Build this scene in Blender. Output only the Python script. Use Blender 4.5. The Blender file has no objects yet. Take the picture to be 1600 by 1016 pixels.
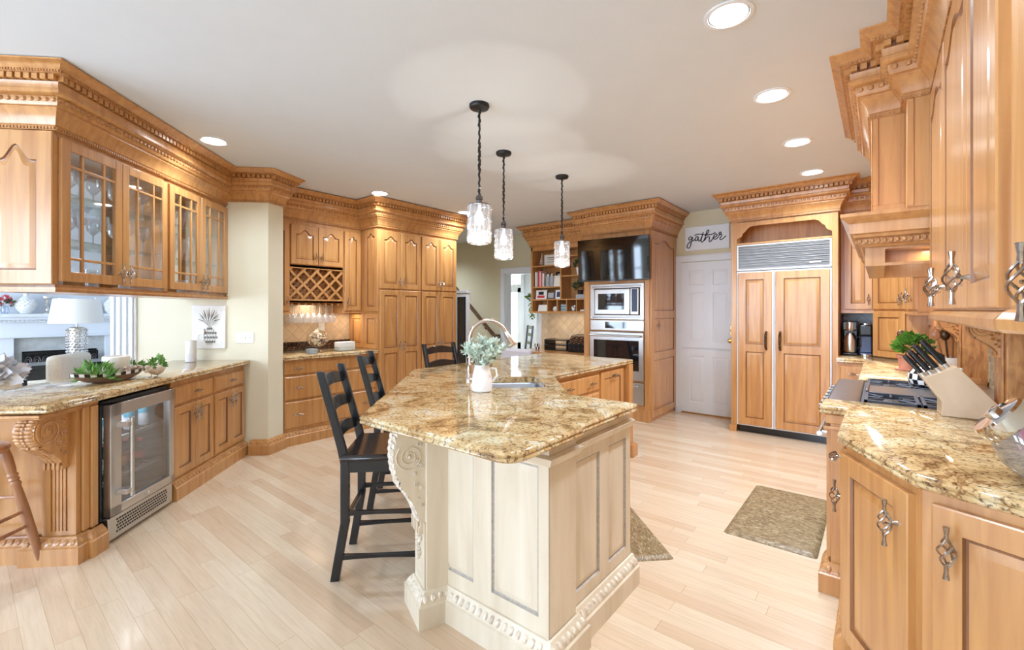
import bpy, bmesh, math, random
from mathutils import Matrix, Vector
random.seed(7)
C = bpy.context.scene
COL = C.collection
PI = math.pi
CE = 2.72            # ceiling height
HS = math.sqrt(.5)

# ------------------------------------------------------------------ camera
YAW = math.radians(39.2)
cam_d = bpy.data.cameras.new('camera')
cam_d.sensor_width = 36.0
cam_d.lens = 705.0 / 1600.0 * 36.0
cam_d.shift_y = -23.0 / 1600.0
cam_d.clip_start = .03
cam = bpy.data.objects.new('camera', cam_d)
COL.objects.link(cam)
cam.location = (0, 0, 1.39)
cam.rotation_euler = (PI / 2, 0, YAW)
C.camera = cam

# ------------------------------------------------------------------ world, daylight, exposure
C.view_settings.view_transform = 'Standard'
C.view_settings.look = 'None'
C.view_settings.gamma = 1
C.view_settings.exposure = 0.17
C.view_settings.use_curve_mapping = False
wd = bpy.data.worlds.new('sky'); C.world = wd; wd.use_nodes = True
bg = wd.node_tree.nodes['Background']
bg.inputs[0].default_value = (.80, .89, 1, 1); bg.inputs[1].default_value = 1.0

def area(name, loc, target, sx, sy, power, col=(1, 1, 1)):
    d = bpy.data.lights.new(name, 'AREA'); d.shape = 'RECTANGLE'; d.size = sx; d.size_y = sy
    d.energy = power; d.color = col
    o = bpy.data.objects.new(name, d); COL.objects.link(o)
    o.location = loc
    o.rotation_euler = (Vector(target) - Vector(loc)).to_track_quat('-Z', 'Y').to_euler()
    return o
DAY = (.62, .79, 1)
WARM = (1, .80, .58)
# daylight through the four tall windows in the wall behind the photographer
for wx in (-6.8, -4.9, -3.0, -1.1):
    area('window_daylight', (wx, -3.69, 1.55), (wx, 4, 1.55), 1.2, 2.0, 70, DAY)

area('sidelight_daylight', (-7.53, 9.36, 1.3), (-7.53, 5, 1.3), .26, 1.3, 30, DAY)

# ------------------------------------------------------------------ materials
MAT = {}
def nodes(name):
    m = bpy.data.materials.new(name); m.use_nodes = True
    nt = m.node_tree; b = nt.nodes['Principled BSDF']
    MAT[name] = m
    return m, nt, b
def N(nt, t, **kw):
    n = nt.nodes.new(t)
    for k, v in kw.items():
        if k.startswith('i_'):
            n.inputs[int(k[2:])].default_value = v
        else:
            setattr(n, k, v)
    return n
def S(r, g, b):
    f = lambda c: (c / 255 / 12.92) if c / 255 <= .04045 else ((c / 255 + .055) / 1.055) ** 2.4
    return (f(r), f(g), f(b), 1)
def ramp(nt, stops):
    n = nt.nodes.new('ShaderNodeValToRGB'); e = n.color_ramp.elements
    while len(e) < len(stops): e.new(.5)
    for k, (p, c) in enumerate(stops):
        e[k].position = p; e[k].color = c
    return n
def coords(nt, scale, kind='Object'):
    tc = N(nt, 'ShaderNodeTexCoord'); mp = N(nt, 'ShaderNodeMapping')
    mp.inputs['Scale'].default_value = scale
    nt.links.new(tc.outputs[kind], mp.inputs[0])
    return mp
def plain(name, col, rough=.5, metal=0, noise=.04, coat=0, spec=.5, nscale=6):
    m, nt, b = nodes(name)
    mp = coords(nt, (nscale,) * 3)
    nz = N(nt, 'ShaderNodeTexNoise'); nz.inputs['Scale'].default_value = 1; nz.inputs['Detail'].default_value = 4
    nt.links.new(mp.outputs[0], nz.inputs[0])
    lo = tuple(c * (1 - noise) for c in col[:3]) + (1,); hi = tuple(min(1, c * (1 + noise)) for c in col[:3]) + (1,)
    r = ramp(nt, [(.3, lo), (.7, hi)])
    nt.links.new(nz.outputs[0], r.inputs[0]); nt.links.new(r.outputs[0], b.inputs['Base Color'])
    b.inputs['Roughness'].default_value = rough; b.inputs['Metallic'].default_value = metal
    b.inputs['Coat Weight'].default_value = coat; b.inputs['Specular IOR Level'].default_value = spec
    return m
def wood(name, light, dark, rough=.34, coat=.6, scale=(16, 16, 1.1), streak=.5):
    m, nt, b = nodes(name)
    mp = coords(nt, scale)
    nz = N(nt, 'ShaderNodeTexNoise'); nz.inputs['Scale'].default_value = 1.6; nz.inputs['Detail'].default_value = 6; nz.inputs['Distortion'].default_value = .6
    nt.links.new(mp.outputs[0], nz.inputs[0])
    r = ramp(nt, [(.28, dark), (.62, light)])
    nt.links.new(nz.outputs[0], r.inputs[0])
    mp2 = coords(nt, (1.4, 1.4, .6))
    n2 = N(nt, 'ShaderNodeTexNoise'); n2.inputs['Scale'].default_value = 1.2; n2.inputs['Detail'].default_value = 2
    nt.links.new(mp2.outputs[0], n2.inputs[0])
    mx = N(nt, 'ShaderNodeMix', data_type='RGBA', blend_type='MULTIPLY')
    r2 = ramp(nt, [(.3, (.84, .80, .76, 1)), (.7, (1, 1, 1, 1))])
    nt.links.new(n2.outputs[0], r2.inputs[0])
    mx.inputs[0].default_value = streak
    nt.links.new(r.outputs[0], mx.inputs[6]); nt.links.new(r2.outputs[0], mx.inputs[7])
    nt.links.new(mx.outputs[2], b.inputs['Base Color'])
    b.inputs['Roughness'].default_value = rough; b.inputs['Coat Weight'].default_value = coat; b.inputs['Coat Roughness'].default_value = .2
    return m
def granite(name):
    m, nt, b = nodes(name)
    mp = coords(nt, (1, 1, 1))
    n1 = N(nt, 'ShaderNodeTexNoise'); n1.inputs['Scale'].default_value = 4.2; n1.inputs['Detail'].default_value = 9; n1.inputs['Distortion'].default_value = 1.6; n1.inputs['Roughness'].default_value = .68
    nt.links.new(mp.outputs[0], n1.inputs[0])
    r1 = ramp(nt, [(.33, S(136, 104, 70)), (.45, S(200, 164, 114)), (.55, S(218, 192, 146)), (.68, S(230, 220, 198))])
    nt.links.new(n1.outputs[0], r1.inputs[0])
    n2 = N(nt, 'ShaderNodeTexNoise'); n2.inputs['Scale'].default_value = 85; n2.inputs['Detail'].default_value = 4
    nt.links.new(mp.outputs[0], n2.inputs[0])
    r2 = ramp(nt, [(.36, S(70, 52, 40)), (.45, (1, 1, 1, 1)), (.6, (1, 1, 1, 1)), (.7, S(255, 240, 215))])
    nt.links.new(n2.outputs[0], r2.inputs[0])
    mx = N(nt, 'ShaderNodeMix', data_type='RGBA', blend_type='MULTIPLY'); mx.inputs[0].default_value = .75
    nt.links.new(r1.outputs[0], mx.inputs[6]); nt.links.new(r2.outputs[0], mx.inputs[7])
    # thin dark veins wandering through the slab
    n3 = N(nt, 'ShaderNodeTexNoise'); n3.inputs['Scale'].default_value = 3.1; n3.inputs['Detail'].default_value = 7; n3.inputs['Distortion'].default_value = 2.2
    nt.links.new(mp.outputs[0], n3.inputs[0])
    r3 = ramp(nt, [(.475, (1, 1, 1, 1)), (.5, S(150, 112, 78)), (.52, (1, 1, 1, 1))])
    nt.links.new(n3.outputs[0], r3.inputs[0])
    m2 = N(nt, 'ShaderNodeMix', data_type='RGBA', blend_type='MULTIPLY'); m2.inputs[0].default_value = .8
    nt.links.new(mx.outputs[2], m2.inputs[6]); nt.links.new(r3.outputs[0], m2.inputs[7])
    nt.links.new(m2.outputs[2], b.inputs['Base Color'])
    b.inputs['Roughness'].default_value = .06; b.inputs['Specular IOR Level'].default_value = .65
    return m
def glass(name, tint=(1, 1, 1, 1), base=.05, gain=.75, body=0, bodycol=(1, 1, 1, 1)):
    # thin glass: mostly clear, mirror-like at grazing angles
    m, nt, b = nodes(name)
    nt.nodes.remove(b)
    out = nt.nodes['Material Output']
    tr = N(nt, 'ShaderNodeBsdfTransparent'); tr.inputs[0].default_value = tint
    gl = N(nt, 'ShaderNodeBsdfGlossy'); gl.inputs['Roughness'].default_value = .03
    lw = N(nt, 'ShaderNodeLayerWeight'); lw.inputs[0].default_value = .3
    ma = N(nt, 'ShaderNodeMath', operation='MULTIPLY_ADD'); ma.inputs[1].default_value = gain; ma.inputs[2].default_value = base
    nt.links.new(lw.outputs['Facing'], ma.inputs[0])
    mx = N(nt, 'ShaderNodeMixShader')
    nt.links.new(ma.outputs[0], mx.inputs[0]); nt.links.new(tr.outputs[0], mx.inputs[1]); nt.links.new(gl.outputs[0], mx.inputs[2])
    last = mx
    if body:
        df = N(nt, 'ShaderNodeBsdfDiffuse'); df.inputs[0].default_value = bodycol
        ts = N(nt, 'ShaderNodeBsdfTranslucent'); ts.inputs[0].default_value = bodycol
        ad = N(nt, 'ShaderNodeMixShader'); ad.inputs[0].default_value = .5
        nt.links.new(df.outputs[0], ad.inputs[1]); nt.links.new(ts.outputs[0], ad.inputs[2])
        m2 = N(nt, 'ShaderNodeMixShader'); m2.inputs[0].default_value = body
        nt.links.new(mx.outputs[0], m2.inputs[1]); nt.links.new(ad.outputs[0], m2.inputs[2]); last = m2
    nt.links.new(last.outputs[0], out.inputs[0])
    return m
def emit(name, col, s):
    m, nt, b = nodes(name)
    b.inputs['Base Color'].default_value = col
    b.inputs['Emission Color'].default_value = col; b.inputs['Emission Strength'].default_value = s
    return m
def floor_mat():
    m, nt, b = nodes('maple_strip_floor')
    tc = N(nt, 'ShaderNodeTexCoord'); sp = N(nt, 'ShaderNodeSeparateXYZ'); nt.links.new(tc.outputs['Object'], sp.inputs[0])
    L = nt.links.new
    def mth(op, a, bb=None, c=None):
        n = N(nt, 'ShaderNodeMath', operation=op)
        for k, v in enumerate((a, bb, c)):
            if v is None: continue
            if isinstance(v, (int, float)): n.inputs[k].default_value = v
            else: L(v, n.inputs[k])
        return n.outputs[0]
    yr = mth('DIVIDE', sp.outputs[1], .083)
    row = mth('FLOOR', yr); fy = mth('FRACT', yr)
    wn = N(nt, 'ShaderNodeTexWhiteNoise', noise_dimensions='1D'); L(row, wn.inputs['W'])
    xo = mth('ADD', mth('DIVIDE', sp.outputs[0], .95), mth('MULTIPLY', wn.outputs[0], 7.3))
    pl = mth('FLOOR', xo); fx = mth('FRACT', xo)
    cb = N(nt, 'ShaderNodeCombineXYZ'); L(row, cb.inputs[0]); L(pl, cb.inputs[1])
    w2 = N(nt, 'ShaderNodeTexWhiteNoise', noise_dimensions='2D'); L(cb.outputs[0], w2.inputs['Vector'])
    r = ramp(nt, [(0, S(214, 184, 154)), (.35, S(222, 197, 168)), (.75, S(228, 206, 179)), (1, S(217, 188, 158))])
    L(w2.outputs[0], r.inputs[0])
    # grain runs along the strip
    mp = N(nt, 'ShaderNodeMapping'); mp.inputs['Scale'].default_value = (2.2, 30, 1); L(tc.outputs['Object'], mp.inputs[0])
    ad = N(nt, 'ShaderNodeVectorMath', operation='ADD'); L(mp.outputs[0], ad.inputs[0]); L(w2.outputs['Color'], ad.inputs[1])
    nz = N(nt, 'ShaderNodeTexNoise'); nz.inputs['Scale'].default_value = 2; nz.inputs['Detail'].default_value = 5; nz.inputs['Distortion'].default_value = .8
    L(ad.outputs[0], nz.inputs[0])
    rg = ramp(nt, [(.3, (.86, .82, .78, 1)), (.6, (1, 1, 1, 1))]); L(nz.outputs[0], rg.inputs[0])
    mx = N(nt, 'ShaderNodeMix', data_type='RGBA', blend_type='MULTIPLY'); mx.inputs[0].default_value = .6
    L(r.outputs[0], mx.inputs[6]); L(rg.outputs[0], mx.inputs[7])
    seam = mth('MAXIMUM', mth('LESS_THAN', fy, .022), mth('LESS_THAN', fx, .0028))
    m2 = N(nt, 'ShaderNodeMix', data_type='RGBA'); L(mth('MULTIPLY', seam, .42), m2.inputs[0])
    L(mx.outputs[2], m2.inputs[6]); m2.inputs[7].default_value = S(150, 110, 74)
    L(m2.outputs[2], b.inputs['Base Color'])
    b.inputs['Roughness'].default_value = .24; b.inputs['Coat Weight'].default_value = .3; b.inputs['Coat Roughness'].default_value = .1
    return m
def tile_mat(name, c1, c2, grout, size, diag=True, axes='yz'):
    m, nt, b = nodes(name)
    tc = N(nt, 'ShaderNodeTexCoord'); sp = N(nt, 'ShaderNodeSeparateXYZ'); nt.links.new(tc.outputs['Object'], sp.inputs[0])
    cb = N(nt, 'ShaderNodeCombineXYZ')
    nt.links.new(sp.outputs[{'x': 0, 'y': 1, 'z': 2}[axes[0]]], cb.inputs[0]); nt.links.new(sp.outputs[{'x': 0, 'y': 1, 'z': 2}[axes[1]]], cb.inputs[1])
    mp = N(nt, 'ShaderNodeMapping'); mp.inputs['Rotation'].default_value = (0, 0, PI / 4 if diag else 0)
    nt.links.new(cb.outputs[0], mp.inputs[0])
    br = N(nt, 'ShaderNodeTexBrick'); br.offset = 0; br.squash = 1
    br.inputs['Color1'].default_value = c1; br.inputs['Color2'].default_value = c2; br.inputs['Mortar'].default_value = grout
    br.inputs['Scale'].default_value = 1; br.inputs['Brick Width'].default_value = size; br.inputs['Row Height'].default_value = size
    br.inputs['Mortar Size'].default_value = size * .035
    nt.links.new(mp.outputs[0], br.inputs[0])
    nz = N(nt, 'ShaderNodeTexNoise'); nz.inputs['Scale'].default_value = 14; nz.inputs['Detail'].default_value = 5
    nt.links.new(tc.outputs['Object'], nz.inputs[0])
    rg = ramp(nt, [(.3, (.82, .8, .78, 1)), (.65, (1, 1, 1, 1))]); nt.links.new(nz.outputs[0], rg.inputs[0])
    mx = N(nt, 'ShaderNodeMix', data_type='RGBA', blend_type='MULTIPLY'); mx.inputs[0].default_value = .8
    nt.links.new(br.outputs[0], mx.inputs[6]); nt.links.new(rg.outputs[0], mx.inputs[7]); nt.links.new(mx.outputs[2], b.inputs['Base Color'])
    b.inputs['Roughness'].default_value = .4
    return m
def check_mat(name, c1, c2, scale):
    m, nt, b = nodes(name)
    mp = coords(nt, (1, 1, 1), 'UV')
    ch = N(nt, 'ShaderNodeTexChecker'); ch.inputs['Scale'].default_value = scale
    ch.inputs['Color1'].default_value = c1; ch.inputs['Color2'].default_value = c2
    nt.links.new(mp.outputs[0], ch.inputs[0]); nt.links.new(ch.outputs[0], b.inputs['Base Color'])
    b.inputs['Roughness'].default_value = .15
    return m
def mottle(name, stops, scale, rough=.7, stretch=(1, 1, 1), dist=1.0, detail=5):
    m, nt, b = nodes(name)
    mp = coords(nt, stretch)
    nz = N(nt, 'ShaderNodeTexNoise'); nz.inputs['Scale'].default_value = scale; nz.inputs['Detail'].default_value = detail; nz.inputs['Distortion'].default_value = dist
    nt.links.new(mp.outputs[0], nz.inputs[0])
    r = ramp(nt, stops); nt.links.new(nz.outputs[0], r.inputs[0]); nt.links.new(r.outputs[0], b.inputs['Base Color'])
    b.inputs['Roughness'].default_value = rough
    return m

wood('maple', S(211, 155, 95), S(186, 127, 71))
wood('maple_glaze_shade', S(150, 94, 48), S(118, 70, 36))  # glaze of the door grooves, also painted shade in the crown dentil recess
wood('carved_maple', S(208, 154, 98), S(160, 104, 60), .35, .2, (30, 30, 8))
wood('cherry_stool', S(188, 132, 92), S(146, 94, 60))
wood('knife_block_wood', S(226, 204, 176), S(208, 182, 150), .4, .1, (3, 40, 3))
wood('dark_handrail', S(112, 78, 52), S(84, 56, 38), .4, .1)
wood('bowl_wood', S(150, 120, 104), S(112, 86, 74), .5, 0, (4, 30, 30))
mottle('cream_glaze', [(.3, S(212, 194, 168)), (.55, S(226, 211, 188)), (.75, S(233, 221, 202))], 2.6, .38, (3, 3, .5), .6)
mottle('grey_glaze', [(.35, S(166, 156, 146)), (.65, S(190, 180, 168))], 40, .5)
mottle('carved_cream', [(.35, S(196, 176, 154)), (.6, S(240, 228, 212))], 26, .5)
granite('gold_granite')
mottle('dark_granite', [(.42, S(34, 24, 20)), (.6, S(84, 60, 46)), (.75, S(170, 140, 110))], 60, .08)
floor_mat()
plain('ceiling_paint', S(224, 229, 235), .9, noise=.01)
plain('cream_wall_paint', S(232, 224, 200), .85, noise=.012)
plain('sage_wall_paint', S(226, 216, 186), .85, noise=.012)
plain('living_wall_paint', S(226, 230, 236), .85, noise=.015)
plain('white_paint', S(238, 242, 248), .4, noise=.01)
plain('black_paint', S(26, 27, 32), .24, noise=.35, coat=.2, nscale=14)
plain('black_seat', S(38, 26, 24), .18, noise=.35, coat=.4, nscale=9)
plain('black_metal', S(20, 19, 20), .45, noise=.1)
plain('black_plastic', S(22, 22, 25), .25, noise=.08)
plain('navy_plastic', S(58, 68, 98), .3, noise=.05)
plain('screen_glass', S(6, 6, 9), .05, spec=.8, noise=0)
plain('oven_glass', S(24, 24, 30), .04, spec=.9, noise=0)
plain('steel', S(206, 204, 202), .3, 1, noise=.03)
plain('dark_steel', S(120, 116, 118), .38, 1, noise=.05)
plain('sink_steel', S(176, 182, 196), .3, .9, noise=.04)
plain('chrome', S(224, 224, 226), .08, 1, noise=.01)
plain('brushed_nickel', S(214, 200, 192), .26, 1, noise=.04)
plain('antique_nickel', S(170, 158, 150), .24, 1, noise=.22, nscale=160)
plain('bronze', S(96, 74, 58), .35, 1, noise=.2, nscale=80)
plain('brass', S(196, 150, 84), .25, 1, noise=.05)
plain('cast_iron', S(56, 60, 72), .5, noise=.1)
plain('white_ceramic', S(244, 243, 241), .22, noise=.02)
mottle('weathered_white', [(.30, S(214, 182, 158)), (.38, S(240, 236, 234)), (.8, S(248, 247, 248))], 12, .45)
plain('plaster', S(240, 236, 230), .8, noise=.04, nscale=20)
plain('grey_groove', S(150, 146, 142), .8)
plain('candle_wax', S(247, 240, 226), .5, noise=.02)
plain('linen', S(232, 222, 204), .9, noise=.06, nscale=60)
plain('white_fabric', S(238, 238, 242), .95, noise=.05, nscale=40)
plain('grey_fabric', S(204, 198, 202), .9, noise=.05, nscale=40)
plain('lamp_shade', S(250, 246, 238), .8, noise=.01)
plain('hobnail_silver', S(224, 220, 216), .12, .85, noise=.1, nscale=30)
plain('terracotta', S(196, 132, 108), .7, noise=.1, nscale=30)
plain('pink_enamel', S(226, 92, 104), .35, noise=.03)
plain('red_print', S(206, 56, 66), .6)
plain('teal_print', S(70, 150, 170), .5)
plain('amber_print', S(206, 140, 70), .5)
plain('ink', S(24, 24, 30), .7)
plain('paper', S(240, 238, 232), .8, noise=.03)
plain('grey_paper', S(180, 184, 188), .8, noise=.15, nscale=50)
plain('bead_wood', S(212, 186, 168), .7, noise=.1, nscale=60)
plain('bird_clay', S(222, 200, 178), .6, noise=.08, nscale=50)
plain('cork', S(232, 206, 172), .8, noise=.25, nscale=60)
mottle('leaf_green', [(.3, S(60, 116, 44)), (.7, S(132, 178, 84))], 18, .5)
mottle('herb_green', [(.3, S(48, 104, 30)), (.7, S(112, 160, 56))], 18, .5)
mottle('dusty_green', [(.3, S(176, 196, 178)), (.7, S(226, 234, 222))], 18, .6)
mottle('dark_green', [(.3, S(40, 66, 40)), (.7, S(84, 112, 74))], 18, .5)
mottle('comfort_mat', [(.38, S(116, 94, 62)), (.5, S(144, 120, 84)), (.66, S(180, 158, 122))], 30, .45, (1, 2.2, 1), 1.4)
plain('mat_border', S(158, 138, 104), .5, noise=.08, nscale=30)
tile_mat('travertine_side', S(226, 204, 174), S(212, 190, 162), S(196, 178, 152), .105, True, 'yz')
tile_mat('travertine_back', S(230, 210, 178), S(216, 194, 162), S(200, 182, 154), .105, True, 'xz')
tile_mat('mosaic', S(196, 184, 160), S(150, 138, 116), S(214, 202, 178), .045, False, 'yz')
tile_mat('pale_tile', S(214, 222, 232), S(200, 210, 222), S(176, 186, 198), .105, True, 'xz')
tile_mat('surround_stone', S(212, 214, 212), S(198, 202, 202), S(206, 208, 208), .3, False, 'yz')
check_mat('black_white_check', S(240, 240, 240), S(18, 18, 20), 12)
glass('clear_glass', (.97, .985, .98, 1), .035, .38)
glass('shelf_glass', (.86, .94, .92, 1), .06, .7)
glass('crystal', (.97, .98, 1, 1), .12, .85, .22, (.92, .94, 1, 1))
glass('dark_glass', (.74, .76, .80, 1), .06, .6)
glass('blue_glass', (.80, .85, .95, 1), .08, .8, .08, (.7, .78, .92, 1))
glass('pendant_crystal', (.93, .94, .96, 1), .14, .8, .14, (.98, .98, 1, 1))
glass('bottle_green', (.35, .5, .28, 1), .08, .7)
glass('bottle_amber', (.7, .36, .12, 1), .08, .7)
emit('bulb', (1, .95, .88, 1), 3)
emit('downlight', (1, .97, .92, 1), 14)
emit('daylight_glass', (.80, .90, 1, 1), 3.2)
m, nt, b = nodes('vent_grille')   # woven metal grille: pattern of fine slots
mp = coords(nt, (1, 1, 1)); wv = N(nt, 'ShaderNodeTexWave', wave_type='BANDS', bands_direction='Z'); wv.inputs['Scale'].default_value = 26
nt.links.new(mp.outputs[0], wv.inputs[0]); r = ramp(nt, [(.35, S(96, 92, 90)), (.65, S(176, 172, 170))]); nt.links.new(wv.outputs[0], r.inputs[0])
nt.links.new(r.outputs[0], b.inputs['Base Color']); b.inputs['Metallic'].default_value = .6; b.inputs['Roughness'].default_value = .4

# ------------------------------------------------------------------ mesh helpers
class MB:
    def __init__(s, M=None):
        s.v = []; s.f = []; s.k = []; s.M = M; s.uv = None
    def add(s, vs, fs, k=0):
        o = len(s.v)
        if s.M is not None: vs = [tuple(s.M @ Vector(p)) for p in vs]
        s.v += [tuple(p) for p in vs]
        for f in fs:
            s.f.append(tuple(o + i for i in f)); s.k.append(k)
    def box(s, x0, x1, y0, y1, z0, z1, k=0):
        s.add([(x0, y0, z0), (x1, y0, z0), (x1, y1, z0), (x0, y1, z0), (x0, y0, z1), (x1, y0, z1), (x1, y1, z1), (x0, y1, z1)],
              [(0, 3, 2, 1), (4, 5, 6, 7), (0, 1, 5, 4), (1, 2, 6, 5), (2, 3, 7, 6), (3, 0, 4, 7)], k)
    def loft(s, loops, cap0=True, cap1=True, k=0, closed=True):
        n = len(loops[0]); vs = [p for l in loops for p in l]; fs = []
        for i in range(len(loops) - 1):
            for j in range(n if closed else n - 1):
                a = i * n + j; b = i * n + (j + 1) % n
                fs.append((a, b, b + n, a + n))
        if cap0: fs.append(tuple(range(n - 1, -1, -1)))
        if cap1: fs.append(tuple((len(loops) - 1) * n + j for j in range(n)))
        s.add(vs, fs, k)
    def prism(s, poly, z0, z1, k=0):
        s.loft([[(x, y, z0) for x, y in poly], [(x, y, z1) for x, y in poly]], k=k)
    def prismy(s, poly, y0, y1, k=0):      # polygon in x,z pushed along y
        s.loft([[(x, y1, z) for x, z in poly], [(x, y0, z) for x, z in poly]], k=k)
    def prismx(s, poly, x0, x1, k=0):      # polygon in y,z pushed along x
        s.loft([[(x0, y, z) for y, z in poly], [(x1, y, z) for y, z in poly]], k=k)
    def lathe(s, prof, n=20, c=(0, 0, 0), k=0, cap0=True, cap1=True, a0=0, sx=1, sy=1):
        L = [[(c[0] + r * sx * math.cos(a0 + 2 * PI * j / n), c[1] + r * sy * math.sin(a0 + 2 * PI * j / n), c[2] + z) for j in range(n)] for r, z in prof]
        s.loft(L, cap0, cap1, k)
    def tube(s, pts, r, n=8, k=0, caps=True, sq=(1, 1)):
        P = [Vector(p) for p in pts]; L = []
        up = None
        for i, p in enumerate(P):
            t = (P[min(i + 1, len(P) - 1)] - P[max(i - 1, 0)]).normalized()
            if up is None:
                up = Vector((0, 0, 1)) if abs(t.z) < .9 else Vector((0, 1, 0))
            x = up.cross(t)
            if x.length < 1e-5: x = Vector((1, 0, 0)).cross(t)
            x.normalize(); y = t.cross(x); up = y
            rr = r[i] if isinstance(r, (list, tuple)) else r
            L.append([tuple(p + x * (rr * sq[0] * math.cos(2 * PI * j / n)) + y * (rr * sq[1] * math.sin(2 * PI * j / n))) for j in range(n)])
        s.loft(L, caps, caps, k)
    def ell(s, c, r, n=8, m=5, k=0):
        L = []
        for i in range(1, m):
            a = PI * i / m
            L.append([(c[0] + r[0] * math.sin(a) * math.cos(2 * PI * j / n), c[1] + r[1] * math.sin(a) * math.sin(2 * PI * j / n), c[2] - r[2] * math.cos(a)) for j in range(n)])
        vs = [p for l in L for p in l] + [(c[0], c[1], c[2] - r[2]), (c[0], c[1], c[2] + r[2])]
        fs = []; q = (m - 1) * n
        for i in range(m - 2):
            for j in range(n):
                a = i * n + j; b = i * n + (j + 1) % n; fs.append((a, b, b + n, a + n))
        for j in range(n):
            fs.append((q, (j + 1) % n, j)); fs.append((q + 1, (m - 2) * n + j, (m - 2) * n + (j + 1) % n))
        s.add(vs, fs, k)
    # --- a framed, raised panel; front toward -y
    def cell(s, x0, x1, z0, z1, y, ins, arch=0, k=0, kg=0, flat=False, kp=None):
        l, r, bt, tp = ins
        n = 15 if arch else 2
        def loop(e, yy, a, out=False):
            if out: l2 = r2 = b2 = t2 = 0
            else: l2, r2, b2, t2 = l + e, r + e, bt + e, tp + e
            pts = [(x0 + l2, yy, z0 + b2), (x1 - r2, yy, z0 + b2)]
            for i in range(n):
                q = 1 - i / (n - 1)
                w = abs(2 * q - 1); sh = .5 * (1 + math.cos(PI * min(1, w / .72)))
                pts.append((x0 + l2 + (x1 - r2 - x0 - l2) * q, yy, z1 - t2 - a * (1 - sh)))
            return pts
        Ls = [loop(0, y, 0, True), loop(0, y, arch), loop(.005, y + .008, arch), loop(.011, y + .009, arch)]
        if not flat:
            Ls += [loop(.036, y + .001, arch), ]
        else:
            Ls += [loop(.016, y + .007, arch)]
        for i in range(len(Ls) - 1):
            s.loft([Ls[i], Ls[i + 1]], False, False, kg if i in (1, 2) else k)
        s.add(Ls[-1], [tuple(range(len(Ls[-1])))], k if kp is None else kp)
    def door(s, x0, z0, w, h, y=0, t=.021, stile=.055, arch=0, cells=None, k=0, kg=1, flat=False):
        """a door slab whose back lies at y, front at y-t; cells = heights of stacked panels from below"""
        x1, z1 = x0 + w, z0 + h; c = .004
        A = [(x0, y, z0), (x1, y, z0), (x1, y, z1), (x0, y, z1)]
        B = [(x0, y - t + c, z0), (x1, y - t + c, z0), (x1, y - t + c, z1), (x0, y - t + c, z1)]
        D = [(x0 + c, y - t, z0 + c), (x1 - c, y - t, z0 + c), (x1 - c, y - t, z1 - c), (x0 + c, y - t, z1 - c)]
        s.loft([A, B, D], True, False, k)
        cells = cells or [1.0]
        zz = z0 + c; H = h - 2 * c
        for i, fr in enumerate(cells):
            top = (i == len(cells) - 1)
            a, b = zz, zz + H * fr
            s.cell(x0 + c, x1 - c, a, b, y - t, (stile, stile, stile if i == 0 else stile * .55, stile if top else stile * .55), arch if top else 0, k, kg, flat)
            zz = b
    def drawer(s, x0, z0, w, h, y=0, t=.021, k=0, b=.014):
        x1, z1 = x0 + w, z0 + h
        q = lambda e, yy: [(x0 + e, yy, z0 + e), (x1 - e, yy, z0 + e), (x1 - e, yy, z1 - e), (x0 + e, yy, z1 - e)]
        s.loft([q(0, y), q(0, y - t * .45), q(.004, y - t * .6), q(b, y - t), q(b + .002, y - t)], True, True, k)
    def build(s, name, mats, parent=None, bevel=0, sharp=38):
        me = bpy.data.meshes.new(name)
        me.from_pydata(s.v, [], s.f)
        if mats == 'maple': mats = ['maple', 'maple_glaze_shade']
        if isinstance(mats, str): mats = [mats]
        for m in mats: me.materials.append(MAT[m])
        me.polygons.foreach_set('material_index', s.k)
        me.polygons.foreach_set('use_smooth', [True] * len(s.f))
        if s.uv:
            ul = me.uv_layers.new()
            for p in me.polygons:
                for li in p.loop_indices: ul.data[li].uv = s.uv[me.loops[li].vertex_index]
        me.update(); me.validate()
        bm = bmesh.new(); bm.from_mesh(me); bmesh.ops.recalc_face_normals(bm, faces=bm.faces); bm.to_mesh(me); bm.free()
        me.set_sharp_from_angle(angle=math.radians(sharp))
        o = bpy.data.objects.new(name, me); COL.objects.link(o)
        if parent is not None: o.parent = parent
        if bevel:
            md = o.modifiers.new('edge', 'BEVEL'); md.width = bevel; md.segments = 2; md.limit_method = 'ANGLE'; md.angle_limit = math.radians(40)
        return o

def thing(name, label, cat, loc=(0, 0, 0), deg=0, group=None):
    o = bpy.data.objects.new(name, None); COL.objects.link(o)
    o.location = loc; o.rotation_euler = (0, 0, math.radians(deg)); o.empty_display_size = .05
    return tag(o, label, cat, group)
def tag(o, label, cat, group=None):
    o['label'] = label; o['category'] = cat
    if group: o['group'] = group
    return o
def struct(o, label=None, cat='structure'):
    o['kind'] = 'structure'
    if label: o['label'] = label; o['category'] = cat
    return o
def P2(u, v): return (-u * HS + v * HS, u * HS + v * HS)     # the diagonal frame of the bar and the sink: u runs away from the camera, v toward the island
def dup(root, loc=None, deg=None, label=None, group=None):
    r = root.copy(); COL.objects.link(r)
    if loc is not None: r.location = loc
    if deg is not None: r.rotation_euler = (0, 0, math.radians(deg))
    if label: r['label'] = label
    if group: r['group'] = group
    for ch in list(root.children):
        c = ch.copy(); COL.objects.link(c); c.parent = r
        for g in list(ch.children):
            d = g.copy(); COL.objects.link(d); d.parent = c
    return r
def place(o, loc, deg=0):
    o.location = loc; o.rotation_euler = (0, 0, math.radians(deg)); return o

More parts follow.
